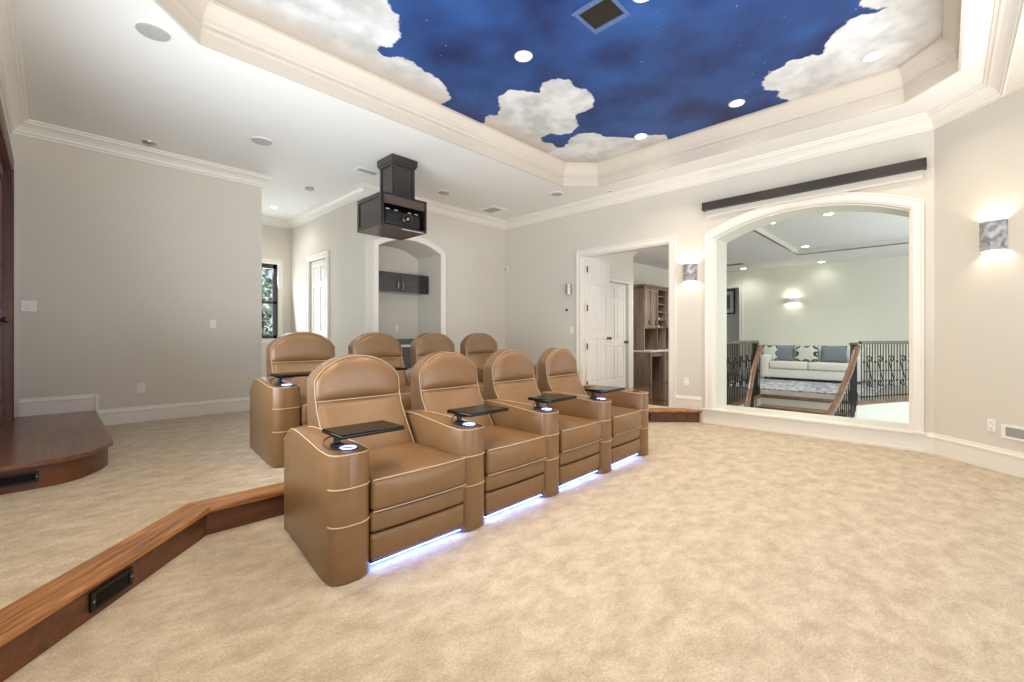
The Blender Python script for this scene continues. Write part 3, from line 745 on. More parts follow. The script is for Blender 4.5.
bm = bmesh.new(); lathe(bm, [(0.075, 0), (0.075, -0.01), (0.055, -0.03), (0, -0.045)], 20); link('dome', bm, 'chrome', t, smooth=50)
bm = bmesh.new(); lathe(bm, [(0.085, 0), (0.085, -0.005), (0.078, -0.007)], 20); link('ring', bm, 'whitep', t)
t = thing('smoke_detector', 'small grey smoke detector on the hall ceiling', 'smoke detector', (2.78, 7.09, CZ), 0)
bm = bmesh.new(); lathe(bm, [(0.06, 0), (0.06, -0.012), (0.05, -0.03), (0, -0.034)], 20); link('body', bm, 'grille', t, smooth=40)
bm = bmesh.new(); lathe(bm, [(0.07, 0), (0.07, -0.006), (0.06, -0.008)], 20); link('base_ring', bm, 'chrome', t)
downlight((2.75, 8.58, CZ), 0.07, 'glow', 'small bright downlight in the hall ceiling beyond the left wall')
def cvent(loc, w, d, n, label):
    t = louvre('ceiling_vent', label, 'vent', loc, 0, w, d, n, 'whitep', 'grille', screws=False, back='hinge'); t.rotation_euler = (PI/2, 0, 0); return t
cvent((3.06, 5.78, CZ), 0.36, 0.16, 7, 'slim white ceiling vent left of the projector column')
cvent((5.58, 5.93, CZ), 0.46, 0.46, 14, 'square white return grille on the ceiling above the far corner')

# projector column and box
t = thing('projector_cabinet', 'dark wood ceiling column and open fronted box holding a projector', 'projector cabinet', (3.16, 5.17, 0), 0)
def frame_panel(bm, x0, x1, z0, z1, y, out, rail=0.035, th=0.012):
    """raised stiles round a flat panel on a face at y looking towards out (-1/1)"""
    for a, b, c, d in ((x0, x0+rail, z0, z1), (x1-rail, x1, z0, z1), (x0+rail, x1-rail, z0, z0+rail), (x0+rail, x1-rail, z1-rail, z1)):
        box(bm, a, b, min(y, y+out*th), max(y, y+out*th), c, d)
bm = bmesh.new(); w = 0.155
box(bm, -w, w, -w, w, 3.0, 3.50)
for k in range(4):
    b2 = bmesh.new(); frame_panel(b2, -w, w, 3.02, 3.44, -w, -1); R = Matrix.Rotation(k*PI/2, 4, 'Z'); bmesh.ops.transform(b2, matrix=R, verts=b2.verts)
    me = bpy.data.meshes.new('t'); b2.to_mesh(me); bm.from_mesh(me); b2.free(); bpy.data.meshes.remove(me)
link('column', bm, 'espresso', t)
bm = bmesh.new(); box(bm, -0.19, 0.19, -0.19, 0.19, 3.44, CZ-0.001, 0.004, 1); box(bm, -0.178, 0.178, -0.178, 0.178, 3.415, 3.445, 0.004, 1); link('column_cap', bm, 'espresso', t)
x0, x1, y0, y1, z0, z1 = -0.325, 0.325, -0.18, 0.44, 2.60, 3.018
bm = bmesh.new()
box(bm, x0, x0+0.02, y0, y1, z0, z1); box(bm, x1-0.02, x1, y0, y1, z0, z1); box(bm, x0+0.02, x1-0.02, y0, y1, z1-0.02, z1); box(bm, x0+0.02, x1-0.02, y1-0.02, y1, z0, z1-0.02)
box(bm, x0+0.02, x1-0.02, y0+0.09, y1-0.02, z0+0.012, z0+0.03)
for s, x in ((-1, x0), (1, x1)):
    for a, b, c, d in ((y0, y0+0.05, z0, z1), (y1-0.05, y1, z0, z1), (y0+0.05, y1-0.05, z0, z0+0.05), (y0+0.05, y1-0.05, z1-0.05, z1)):
        box(bm, min(x, x+s*0.012), max(x, x+s*0.012), a, b, c, d)
box(bm, x0, x0+0.022, y0-0.012, y0, z0, z1); box(bm, x1-0.022, x1, y0-0.012, y0, z0, z1); box(bm, x0+0.022, x1-0.022, y0-0.012, y0, z0, z0+0.022); box(bm, x0+0.022, x1-0.022, y0-0.012, y0, z1-0.022, z1)
link('box', bm, 'espresso', t)
link('fascia_board', B(x0+0.022, x1-0.022, y0, y0+0.018, z1-0.13, z1-0.02), 'fascia', t)
link('bottom_panel', B(x0+0.012, x1-0.012, y0+0.035, y1-0.01, z0-0.002, z0+0.012), 'fascia', t)
link('bottom_panel_strip', B(x0+0.30, x1-0.03, y0+0.006, y0+0.03, z0-0.003, z0+0.006), 'whitep', t)
p = thing('projector', 'black home cinema projector with round lens inside the hanging box', 'projector', (3.16, 5.0, 2.632), 0)
link('body', B(-0.27, 0.27, 0.02, 0.45, 0.0, 0.20, 0.03, 4), 'blackm', p, smooth=40)
bm = bmesh.new(); lathe(bm, [(0.075, 0.03), (0.075, 0.0), (0.066, -0.012), (0.058, -0.006), (0.056, 0.012)], 28, (0.05, 0, 0.11), 'Y'); lens = link('lens_ring', bm, 'hinge', p, smooth=30)
bm = bmesh.new(); lathe(bm, [(0.05, 0.015), (0.035, 0.002), (0.0, -0.004)], 24, (0.05, 0, 0.11), 'Y'); link('lens_glass', bm, 'black', lens, smooth=60)
bm = bmesh.new(); lathe(bm, [(0.022, 0.012), (0.02, -0.007), (0.0, -0.009)], 20, (0.05, 0, 0.11), 'Y'); link('lens_core', bm, 'chrome', lens, smooth=60)
link('vent_grille', B(-0.24, -0.08, 0.012, 0.022, 0.05, 0.15, 0.004, 1), 'dark', p)
for x in (-0.2, 0.2):
    bm = bmesh.new(); lathe(bm, [(0.02, -0.014), (0.02, 0.004)], 12, (x, 0.1, 0)); link('foot', bm, 'dark', p)
for x in (-0.22, -0.10, 0.10, 0.20):
    bm = bmesh.new(); box(bm, x-0.02, x+0.02, 0.03, 0.06, 0.198, 0.206); link('mounting_tab', bm, 'whitep', p)

# ------------------------------------------------------------------ recliners
AW = 0.205; SP = 0.803
def arm_parts(par, x0, tag_name='armrest'):
    """armrest centred on local x0; front at y=0, back at y=.88"""
    st = []   # (y, halfwidth, top z, bottom z)
    hw = AW/2
    for k in range(0, 9):
        y = 0.062*(1-math.cos(PI/2*k/8)); w = hw*math.sin(PI/2*(k+0.3)/8.3)**0.8 if k < 8 else hw
        st.append((y, max(0.02, w), 0.640+0.05*y))
    tw = lambda y: 1.0-0.68*min(1.0, max(0.0, (y-0.16)/0.70))
    for y, z in ((0.16, 0.648), (0.28, 0.656), (0.42, 0.665), (0.55, 0.672), (0.66, 0.673), (0.72, 0.668), (0.79, 0.64), (0.85, 0.60), (0.90, 0.565)): st.append((y, hw*tw(y), z))
    bm = bmesh.new(); rings = []
    for y, w, z in st:
        r = min(0.012, w*0.3)
        pts = [(-w, 0.008), (w, 0.008), (w, 0.3), (w, z-r), (w-r*0.3, z-r*0.3), (w-r, z), (0, z+0.006), (-w+r, z), (-w+r*0.3, z-r*0.3), (-w, z-r), (-w, 0.3)]
        rings.append([bm.verts.new((x0+px, y, pz)) for px, pz in pts])
    for i in range(len(rings)-1):
        n = len(rings[0])
        for k in range(n): bm.faces.new((rings[i][k], rings[i][(k+1) % n], rings[i+1][(k+1) % n], rings[i+1][k]))
    bm.faces.new(rings[0][::-1]); bm.faces.new(rings[-1])
    a = link(tag_name, bm, 'leather', par, smooth=38)
    # piping: top outline and two bands round the front
    bm = bmesh.new()
    L = [(x0-w-0.0005, y, z-0.002) for y, w, z in st[::-1]]; Rr = [(x0+w+0.0005, y, z-0.002) for y, w, z in st]
    tube(bm, L[:-1]+[(x0-0.03, -0.001, 0.639), (x0+0.03, -0.001, 0.639)]+Rr[1:], 0.003, 6)
    a1 = link('piping', bm, 'piping', a, smooth=60); a1['label'] = 'cream piping round the top edge'
    for z in (0.471, 0.286):
        bm = bmesh.new()
        dz = lambda y: 0.0
        pts = [(x0-w-0.001, y-0.002, z) for y, w, _ in st[:9][::-1]]+[(x0+w+0.001, y-0.002, z) for y, w, _ in st[:9]]
        tube(bm, pts, 0.0034, 6)
        b1 = link('piping', bm, 'piping', a, smooth=60)
    return a
def back_y(z):   # front plane of the backrest
    P = [(0.36, 0.50), (0.46, 0.565), (0.637, 0.685), (0.74, 0.748), (0.80, 0.772), (0.90, 0.785), (1.0, 0.795), (1.12, 0.81)]
    for (a, b), (c, d) in zip(P, P[1:]):
        if z <= c: return b+(d-b)*(z-a)/(c-a)
    return P[-1][1]
BX0, BX1 = 0.100, SP-0.100
BC, BW = (BX0+BX1)/2, (BX1-BX0)/2
ZSH, ZTOP = 0.935, 1.098
def top_z(s): return ZSH+(ZTOP-ZSH)*max(0.0, 1-abs(s)**2.2)**0.74
def outline(n=26, zb=0.38, inset=0.0):
    """(x,z) loop: up the left side, over the dome, down the right side"""
    w = BW-inset; pts = []
    for z in (zb, 0.5, 0.62, 0.74, 0.84, 0.90): pts.append((-w, z))
    for k in range(n+1):
        s = -math.cos(PI*k/n); pts.append((s*w, top_z(s)-inset))
    for z in (0.90, 0.84, 0.74, 0.62, 0.5, zb): pts.append((w, z))
    return pts
def pad(x_in, z0f, z1f, bulge, nu=22, nv=14, edge=0.0, y_off=0.0):
    bm = bmesh.new(); g = []
    for i in range(nu+1):
        s = -math.cos(PI*i/nu); col = []
        x = BC+s*(BW-x_in); a, b = z0f(s), z1f(s)
        for j in range(nv+1):
            v = (1-math.cos(PI*j/nv))/2; z = a+(b-a)*v
            q = max(0, (1-abs(s)**4))**0.5*max(0, (1-abs(2*v-1)**3.5))**0.5
            col.append(bm.verts.new((x, back_y(z)-y_off-bulge*q+0.004, z)))
        g.append(col)
    for i in range(nu):
        for j in range(nv): bm.faces.new((g[i][j], g[i+1][j], g[i+1][j+1], g[i][j+1]))
    # close to the rear so that the pad is solid
    rear = [[bm.verts.new((v.co.x, v.co.y+0.02, v.co.z)) for v in c] for c in (g[0], g[-1])]
    return bm
def make_recliner():
    t = thing('recliner', 'tan leather recliner', 'armchair', (0, 0, 0), 0, 'tan leather theatre recliners')
    arm_parts(t, 0.0)
    # seat cushion: crowned top, bulging front
    def cush(x0, x1, y0, y1, z0, z1, r, bul, crown, name, mat='leather', pipes=()):
        bm = bmesh.new(); nx, ny, nz = 14, 12, 6; 
        def P(u, v, w):   # u,v,w in 0..1 -> rounded, bulged block
            x = x0+(x1-x0)*u; y = y0+(y1-y0)*v; z = z0+(z1-z0)*w
            bx = (1-abs(2*u-1)**2.5); bz = (1-abs(2*w-1)**2.5); by = (1-abs(2*v-1)**3)
            if v < 0.5: y -= bul*bx*(0.35+0.65*bz)*(1-v*2)
            if w > 0.5: z += crown*bx*by*(2*w-1)
            return (x, y, z)
        box(bm, 0, 1, 0, 1, 0, 1)
        bmesh.ops.subdivide_edges(bm, edges=bm.edges[:], cuts=9, use_grid_fill=True)
        for v in bm.verts:
            u, vv, w = v.co
            q = P(u, vv, w); v.co = q
        # round the front and top edges
        for v in bm.verts:
            dy = v.co.y-y0+bul; dzt = z1-v.co.z
        o = link(name, bm, mat, t, smooth=60)
        bv = o.modifiers.new('soft', 'BEVEL'); bv.width = r; bv.segments = 3; bv.limit_method = 'ANGLE'; bv.angle_limit = math.radians(50)
        for w in pipes:
            b2 = bmesh.new(); pts = [P(k/16, 0, w) for k in range(17)]
            tube(b2, [(x, y-0.001, z) for x, y, z in pts], 0.0034, 6); link('piping', b2, 'piping', o, smooth=60)
        return o
    XA, XB = AW/2+0.001, SP-AW/2-0.001
    cush(XA, XB, 0.006, 0.60, 0.316, 0.482, 0.016, 0.03, 0.03, 'seat_cushion', pipes=(0.99, 0.0))
    cush(XA, XB, 0.022, 0.50, 0.202, 0.306, 0.02, 0.018, 0.0, 'footrest')
    cush(XA, XB, 0.022, 0.50, 0.050, 0.192, 0.02, 0.018, 0.0, 'footrest')
    link('base_frame', B(XA, XB, 0.12, 0.82, 0.012, 0.30), 'blackm', t)
    # backrest shell
    ol = outline(); bm = bmesh.new(); loops = []
    for f, ins in ((0.0, 0.008), (0.006, 0.0), (0.5, 0.0), (0.94, 0.0), (1.0, 0.012)):
        oo = outline(inset=ins); ring = []
        for x, z in oo:
            yf = back_y(z); yb = 0.90+0.03*(z-0.9)
            ring.append(bm.verts.new((BC+x, yf+(yb-yf)*f, z)))
        loops.append(ring)
    for i in range(len(loops)-1):
        n = len(loops[0])
        for k in range(n): bm.faces.new((loops[i][k], loops[i][(k+1) % n], loops[i+1][(k+1) % n], loops[i+1][k]))
    bm.faces.new(loops[-1]);
    # front web so that the shell is closed behind the pads
    half = len(ol)
    fr = loops[0]
    for k in range(half//2):
        a, b, c, d = fr[k], fr[k+1], fr[half-2-k], fr[half-1-k]
        if len({a, b, c, d}) == 4: bm.faces.new((a, b, c, d))
        elif len({a, b, c, d}) == 3: bm.faces.new(list(dict.fromkeys((a, b, c, d))))
    bk = link('backrest', bm, 'leather_shell', t, smooth=40)
    hp = link('headrest_pad', pad(0.012, lambda s: 0.808, lambda s: top_z(s)-0.012, 0.042), 'leather', bk, smooth=70)
    lp = link('lumbar_pad', pad(0.012, lambda s: 0.45, lambda s: 0.800, 0.034), 'leather', bk, smooth=70)
    bm = bmesh.new(); tube(bm, [(BC+x, back_y(z)-0.002, z) for x, z in outline(inset=0.008, zb=0.46)], 0.0026, 6); link('piping', bm, 'piping', bk, smooth=60)
    bm = bmesh.new(); tube(bm, [(BC+s*(BW-0.012), back_y(0.804)-0.004-0.012*(1-s*s), 0.804) for s in [k/8-1 for k in range(17)]], 0.0026, 6); link('piping', bm, 'piping', bk, smooth=60)
    # underglow strip
    link('light_strip', B(XA+0.01, XB-0.01, 0.045, 0.062, 0.030, 0.036), 'led', t)
    link('light_strip_channel', B(XA+0.005, XB-0.005, 0.04, 0.12, 0.036, 0.05), 'blackm', t)
    # cup holder ring with blue light
    bm = bmesh.new(); lathe(bm, [(0.040, 0.640), (0.043, 0.652), (0.036, 0.654), (0.033, 0.644), (0.0, 0.642)], 28, (0.01, 0.085, 0)); cu = link('cup_holder', bm, 'black', t, smooth=40)
    bm = bmesh.new(); tube(bm, [(0.01+0.037*math.cos(a), 0.085+0.037*math.sin(a), 0.654) for a in [2*PI*k/24 for k in range(24)]], 0.0035, 6, closed=True); link('light_ring', bm, 'ring', cu, smooth=60)
    # swivel tray
    tr = link('tray_table', B(-0.075, 0.268, -0.025, 0.21, 0.722, 0.742, 0.006, 2), 'black', t, smooth=40)
    link('tray_rim', B(-0.071, 0.264, -0.021, 0.206, 0.7415, 0.7445, 0.0014, 1), 'black', tr)
    bm = bmesh.new(); box(bm, -0.055, 0.05, 0.05, 0.16, 0.708, 0.722, 0.004, 1); lathe(bm, [(0.034, 0.652), (0.034, 0.668), (0.016, 0.675), (0.016, 0.71)], 20, (-0.02, 0.15, 0)); link('tray_pivot', bm, 'blackm', tr, smooth=40)
    bm = bmesh.new(); tube(bm, [(-0.05, 0.15, 0.712), (-0.085, 0.145, 0.70), (-0.1, 0.12, 0.68), (-0.085, 0.09, 0.662), (-0.05, 0.075, 0.656), (-0.02, 0.08, 0.655)], 0.0032, 6); link('cable', bm, 'blackm', tr, smooth=60)
    return t
seat0 = make_recliner()
RZ = 0.0; SLOPE = 0.028
def place(k, x0, y0, z, pitch, rz): return (x0+pitch*k, y0+pitch*k*SLOPE, z)
FL = ['tan leather recliner in the front row, nearest the camera, whole left side panel in view',
      'tan leather recliner, second from the camera in the front row',
      'tan leather recliner, third from the camera in the front row',
      'tan leather recliner at the far end of the front row, nearest the doorway']
RL = ['tan leather recliner at the left end of the raised back row',
      'back row recliner showing its headrest between the first two front row headrests',
      'back row recliner, third from the left, in front of the niche',
      'back row recliner at the far right end, half hidden by the front row']
seats = []
RX = [1.33, 2.168, 2.978, 3.788, 4.595]
FX = [1.045, 1.872, 2.680, 3.475, 4.245]
for k in range(4):
    loc = (FX[k], 2.112+(FX[k]-1.03)*0.02, 0); rz = (-0.015, 0.008, 0.03, 0.045)[k]
    if k == 0: s = seat0; s.location = loc; s.rotation_euler = (0, 0, rz); s['label'] = FL[0]
    else: s = dup(seat0, loc, rz, label=FL[k])
    s.scale = ((FX[k+1]-FX[k])/SP, 1, 1)
    s['group'] = 'front row of recliners'; seats.append(s)
for k in range(4):
    s = dup(seat0, (RX[k], 3.80+(RX[k]-1.33)*SLOPE, PF), 0, label=RL[k]); s.scale = ((RX[k+1]-RX[k])/SP, 1, 1); s['group'] = 'back row of recliners'; seats.append(s)
for s in (seats[3], seats[7]):
    a = arm_parts(s, SP)
    bm = bmesh.new(); lathe(bm, [(0.036, 0.640), (0.039, 0.650), (0.033, 0.652), (0.03, 0.642), (0.0, 0.640)], 24, (SP, 0.12, 0.003)); link('cup_holder', bm, 'black', s, smooth=40)

# ------------------------------------------------------------------ niche cabinets
def cab_door(bm, x0, x1, z0, z1, y):
    box(bm, x0+0.003, x1-0.003, y-0.02, y-0.008, z0+0.003, z1-0.003); frame_panel(bm, x0+0.003, x1-0.003, z0+0.003, z1-0.003, y-0.02, -1, 0.055, 0.008)
    box(bm, x0+0.085, x1-0.085, y-0.024, y-0.019, z0+0.085, z1-0.085, 0.004, 1)
t = thing('wall_cabinet', 'dark espresso two door cabinet hung inside the arched niche', 'cabinet', (0, 0, 0))
link('carcass', B(3.575, 4.775, 6.77, LY-0.001, 1.985, 2.315, 0.002, 1), 'espresso', t)
for a, b, h in ((3.58, 4.175, 4.13), (4.177, 4.77, 4.22)):
    bm = bmesh.new(); cab_door(bm, a, b, 1.99, 2.31, 6.77); d = link('door', bm, 'espresso', t)
    bm = bmesh.new(); tube(bm, [(h, 6.745, 2.04), (h, 6.72, 2.055), (h, 6.715, 2.10), (h, 6.72, 2.145), (h, 6.745, 2.16)], 0.006, 6); link('handle', bm, 'chrome', d, smooth=60)
t = thing('bar_cabinet', 'black base cabinet under the niche counter behind the back row', 'cabinet', (0, 0, 0))
link('carcass', B(3.575, 4.775, 6.50, LY-0.001, PF, 1.04), 'espresso', t)
for a, b, h in ((3.58, 3.975, 3.93), (3.977, 4.372, 4.02), (4.374, 4.77, 4.42)):
    bm = bmesh.new(); cab_door(bm, a, b, PF+0.08, 1.035, 6.50); d = link('door', bm, 'espresso', t)
    bm = bmesh.new(); tube(bm, [(h, 6.475, 0.86), (h, 6.45, 0.875), (h, 6.45, 0.95), (h, 6.475, 0.965)], 0.006, 6); link('handle', bm, 'chrome', d, smooth=60)
t = tag(link('worktop', B(3.573, 4.777, 6.46, LY-0.001, 1.04, 1.075, 0.006, 2), 'counter'), 'pale counter slab on the black niche cabinet', 'worktop')
t = tag(link('backsplash', B(3.573, 4.777, LY-0.02, LY-0.001, 1.075, 1.175, 0.003, 1), 'stone'), 'low green grey granite backsplash along the niche rear wall', 'backsplash')

# ------------------------------------------------------------------ landing beyond the back wall
gal = [(6.90, 2.36), (8.98, 2.40), (9.0, 1.02), (9.15, 0.95), (9.45, 0.82), (9.75, 0.67), (10.05, 0.52), (10.35, 0.32), (10.6, 0.06), (10.8, -0.35), (10.9, -1.2), (12.9, -1.2), (12.9, 6.6), (6.90, 6.6)]
struct('floor_landing', poly_slab([gal], PF-0.06, PF), 'darkfloor')
# nosing strip and white curved stairwell wall under the landing edge
well = gal[:11]
struct('trim_landing_edge', sweep(well, [(-0.025, PF-0.05), (0.0, PF-0.05), (0.0, PF+0.006), (-0.025, PF+0.006)]), 'handrail')
struct('wall_stairwell', sweep(well, [(0.0, PF-0.06), (0.10, PF-0.06), (0.10, -2.6), (0.0, -2.6)]), 'landing_wall', smooth=30)
struct('floor_stairwell', B(6.9, 11, -1.6, 2.5, -2.7, -2.6), 'landing_wall')
struct('wall_far_landing', poly_slab([[(-1.6, 0), (3.92, 0), (3.92, PF+2.34), (4.75, PF+2.34), (4.75, 0), (5.35, 0), (5.35, LC+0.2), (-1.6, LC+0.2)]], 0, 0.14, WX(12.7)), 'landing_wall')
d = struct('door_4', sweep(rect_open(3.92, 4.75, PF, PF+2.34), cas, False, mX(12.7)), 'trim')
struct('wall_beyond', B(13.9, 14.0, 3.2, 6.2, 0, LC), 'wall')
struct('floor_beyond', B(12.7, 13.9, 3.2, 6.2, PF-0.06, PF), 'darkfloor')
struct('wall_beyond_side', B(12.84, 13.9, 3.1, 3.2, 0, LC), 'wall')
struct('wall_beyond_side_2', B(12.84, 13.9, 6.1, 6.2, 0, LC), 'wall')
t = thing('framed_picture', 'small dark framed picture seen through the far landing doorway', 'picture', (13.9, 4.66, 2.23), 0)
bm = bmesh.new()
for a, b, c, e in ((-0.26, -0.22, -0.36, 0.36), (0.22, 0.26, -0.36, 0.36), (-0.22, 0.22, 0.32, 0.36), (-0.22, 0.22, -0.36, -0.32)): box(bm, -0.03, -0.002, a, b, c, e)
link('frame', bm, 'bronze', t); link('mat_board', B(-0.012, -0.004, -0.22, 0.22, -0.32, 0.32), 'whitep', t); link('print', B(-0.016, -0.012, -0.12, 0.12, -0.2, 0.2), 'bluefab', t)
# landing ceiling with shallow recess
rec = [(6.95, -1.4), (11.0, -1.4), (11.0, 2.24), (6.95, 2.24)]
rec = [(7.25, -1.3), (11.0, -1.3), (11.0, 2.24), (7.25, 2.24)]
struct('ceiling_landing', poly_slab([[(6.9, -1.6), (14.0, -1.6), (14.0, 6.6), (6.9, 6.6)], rec], LC, LC+0.12), 'ceil')
struct('ceiling_landing_recess', B(7.2, 11.05, -1.35, 2.29, LC+0.09, LC+0.15), 'ceil')
struct('trim_landing_recess', sweep(rec, [(0, LC), (0.012, LC), (0.014, LC+0.035), (0.03, LC+0.09), (0, LC+0.09)], True), 'wall')
struct('trim_landing_line', sweep(rec, [(0.0, LC-0.012), (0.03, LC-0.012), (0.03, LC), (0.0, LC)], True), 'railcap')
struct('trim_crown_landing', sweep([(8.32, 5.2), (8.32, 4.6), (6.9, 4.6)], crown(LC, 0.6)), 'trim')
struct('baseboard_landing_far', sweep([(12.7, -1.2), (12.7, 3.82)], base(PF, 0.15)), 'trim')
for x, y, z, lb in ((8.0, 2.0, LC+0.09, 'landing downlight near the top left of the arched opening'), (8.02, 1.24, LC+0.09, 'landing downlight in the recess at the top middle of the arch'),
                 (8.07, 0.49, LC+0.09, 'landing downlight in the recess at the top right of the arch'), (10.6, 2.03, LC+0.09, 'landing downlight just inside the recess corner'),
                 (12.42, 2.05, LC, 'landing downlight close to the far wall above the sofa'), (12.25, 3.68, LC, 'landing downlight near the far doorway at the left of the arch')):
    downlight((x, y, z), 0.085, 'glowl', lb, 'downlights in the landing ceiling')
t = thing('ceiling_vent', 'slim ceiling vent on the landing left of the recess', 'vent', (11.4, 3.65, LC), 0)
link('frame', B(-0.09, 0.09, -0.22, 0.22, -0.008, 0, 0.002, 1), 'grille', t)
for k in range(5): link('slat', B(-0.07+k*0.03, -0.055+k*0.03, -0.2, 0.2, -0.012, -0.007), 'hinge', t)
sconce('white uplit sconce glowing on the far landing wall above the sofa', (12.7, 2.69, 2.10), -PI/2, True, 0.30, 0.13, 'whitep', 0.12)
# wall beside the doorway room, white door, desk
struct('wall_landing_left', poly_slab([[(6.9, 0), (7.5, 0), (7.5, PF+2.06), (8.02, PF+2.06)] and [(6.54, 0), (7.30, 0), (7.30, PF+2.10), (8.12, PF+2.10), (8.12, 0), (8.32, 0), (8.32, LC), (6.54, LC)]], 0, 0.14, WY(4.60)), 'landing_wall')
struct('wall_landing_return', B(8.2, 8.32, 4.74, 5.2, PF, LC), 'landing_wall')
struct('wall_desk', B(8.2, 12.84, 5.2, 5.34, 0, LC), 'landing_wall')
d5 = struct('door_5', sweep(rect_open(7.30, 8.12, PF, PF+2.10), [(dd*0.85, h) for dd, h in cas], False, mY(4.60)), 'trim')
lf = link('leaf', panel_door(0.80, 2.08, 0.04, six(0.80, 2.08)), 'trim', d5); lf.location = (7.31, 4.66, PF+0.012); knob(lf, 0.74, 0.92, -0.02, -1)
t = thing('desk_unit', 'brown built in desk with pale top and hutch shelves seen through the doorway', 'desk', (9.05, 4.58, PF), 0)
bm = bmesh.new(); box(bm, 0, 0.05, 0, 0.62, 0.0, 0.70, 0.003, 1); link('side_panel', bm, 'walnut', t)
dd = link('desk_top', B(-0.02, 1.9, -0.02, 0.62, 0.70, 0.735, 0.006, 2), 'counter', t)
link('knee_panel', B(0.05, 0.62, 0.55, 0.60, 0.0, 0.70), 'espresso', t); link('apron_drawer', B(0.055, 0.615, 0.02, 0.5, 0.60, 0.695, 0.004, 1), 'walnut', t)
bm = bmesh.new(); box(bm, 0.62, 1.9, 0.012, 0.60, 0.0, 0.70); link('drawer_cabinet', bm, 'walnut', t)
for k in range(4):
    dr = link('drawer', B(0.63, 1.08, -0.006, 0.012, 0.03+k*0.167, 0.18+k*0.167, 0.004, 1), 'walnut', t)
    bm = bmesh.new(); lathe(bm, [(0.006, -0.006), (0.014, -0.02), (0.0, -0.03)], 12, (0.855, 0, 0.105+k*0.167), 'Y'); link('knob', bm, 'hinge', dr)
bm = bmesh.new()
yb0, yb1 = 0.16, 0.61
box(bm, 0, 0.03, yb0, yb1, 0.735, 2.14); box(bm, 0.62, 0.65, yb0, yb1, 0.735, 2.14); box(bm, 1.02, 1.05, yb0, yb1, 0.735, 2.14); box(bm, 1.75, 1.78, yb0, yb1, 0.735, 2.14)
box(bm, 0.03, 1.75, yb1-0.02, yb1, 0.735, 2.14); box(bm, 0.0, 1.78, yb0-0.01, yb1, 2.12, 2.16); box(bm, 0.03, 0.62, yb0, yb1-0.02, 1.22, 1.245)
for z in (1.24, 1.42, 1.60, 1.78, 1.96): box(bm, 0.65, 1.02, yb0, yb1-0.02, z, z+0.022)
link('hutch', bm, 'walnut', t)
for a, b in ((0.02, 0.325), (0.33, 0.64)):
    bm = bmesh.new(); frame_panel(bm, a, b, 1.24, 2.11, yb0-0.004, -1, 0.05, 0.014); box(bm, a, b, yb0-0.004, yb0, 1.24, 2.11); x = link('door', bm, 'walnut', t)
    link('handle', B((a+b)/2-0.004, (a+b)/2+0.004, yb0-0.04, yb0-0.02, 1.30, 1.40), 'hinge', x)
bm = bmesh.new(); frame_panel(bm, 1.06, 1.74, 1.24, 2.11, yb0-0.004, -1, 0.05, 0.014); box(bm, 1.06, 1.74, yb0-0.004, yb0, 1.24, 2.11); link('door', bm, 'walnut', t)
link('crown_trim', B(-0.03, 1.81, yb0-0.05, yb1, 2.16, 2.20, 0.01, 2), 'walnut', t)
def vase(loc, s, mat, label, prof):
    bm = bmesh.new(); lathe(bm, [(r*s, z*s) for r, z in prof], 20); o = link('vase', bm, mat, None, smooth=50); o.location = loc; return tag(o, label, 'vase')
PV = [(0.03, 0), (0.07, 0.03), (0.085, 0.09), (0.06, 0.15), (0.03, 0.18), (0.04, 0.21)]
vase((9.05+0.17, 4.58+0.36, PF+0.736), 1.35, 'counter', 'white round vase on the desk below the hutch doors', PV)
vase((9.05+0.80, 4.58+0.34, PF+0.736), 1.5, 'sofa', 'pale vase on the desk below the open shelves', [(0.05, 0), (0.05, 0.1), (0.03, 0.16), (0.05, 0.24)])
for k, z in enumerate((1.263, 1.443)):
    t = thing('folded_paper_stack', ['white paper stack on the lowest open hutch shelf', 'white paper stack on the second open hutch shelf'][k], 'papers', (9.05+0.84, 4.58+0.36, PF+z), 0, 'papers on the hutch shelves')
    bm = bmesh.new()
    for q in range(4): box(bm, -0.13+0.004*q, 0.13+0.003*q, -0.1, 0.1, q*0.011, q*0.011+0.009)
    link('sheets', bm, 'sofa', t)
# sofa
t = thing('sofa', 'white two seat sofa against the far landing wall', 'sofa', (12.0, 2.25, PF), 0)
LN, SD = 1.95, 0.68   # along y, depth in x
def soft(x0, x1, y0, y1, z0, z1, r): return B(x0, x1, y0, y1, z0, z1, r, 4)
link('base', soft(0.03, SD, -LN/2+0.02, LN/2-0.02, 0.07, 0.27, 0.02), 'sofa', t, smooth=50)
link('backrest', soft(SD-0.2, SD, -LN/2+0.02, LN/2-0.02, 0.27, 0.80, 0.06), 'sofa', t, smooth=50)
for s in (-1, 1):
    y = s*(LN/2-0.09); link('armrest', soft(0.02, SD, y-0.09, y+0.09, 0.07, 0.60, 0.05), 'sofa', t, smooth=50)
    link('seat_cushion', soft(0.0, SD-0.2, min(s*0.004, s*(LN/2-0.185)), max(s*0.004, s*(LN/2-0.185)), 0.275, 0.455, 0.045), 'sofa', t, smooth=50)
    for x in (0.06, SD-0.06):
        bm = bmesh.new(); lathe(bm, [(0.018, 0.0), (0.025, 0.075)], 10, (x, s*(LN/2-0.1), 0)); link('leg', bm, 'espresso', t)
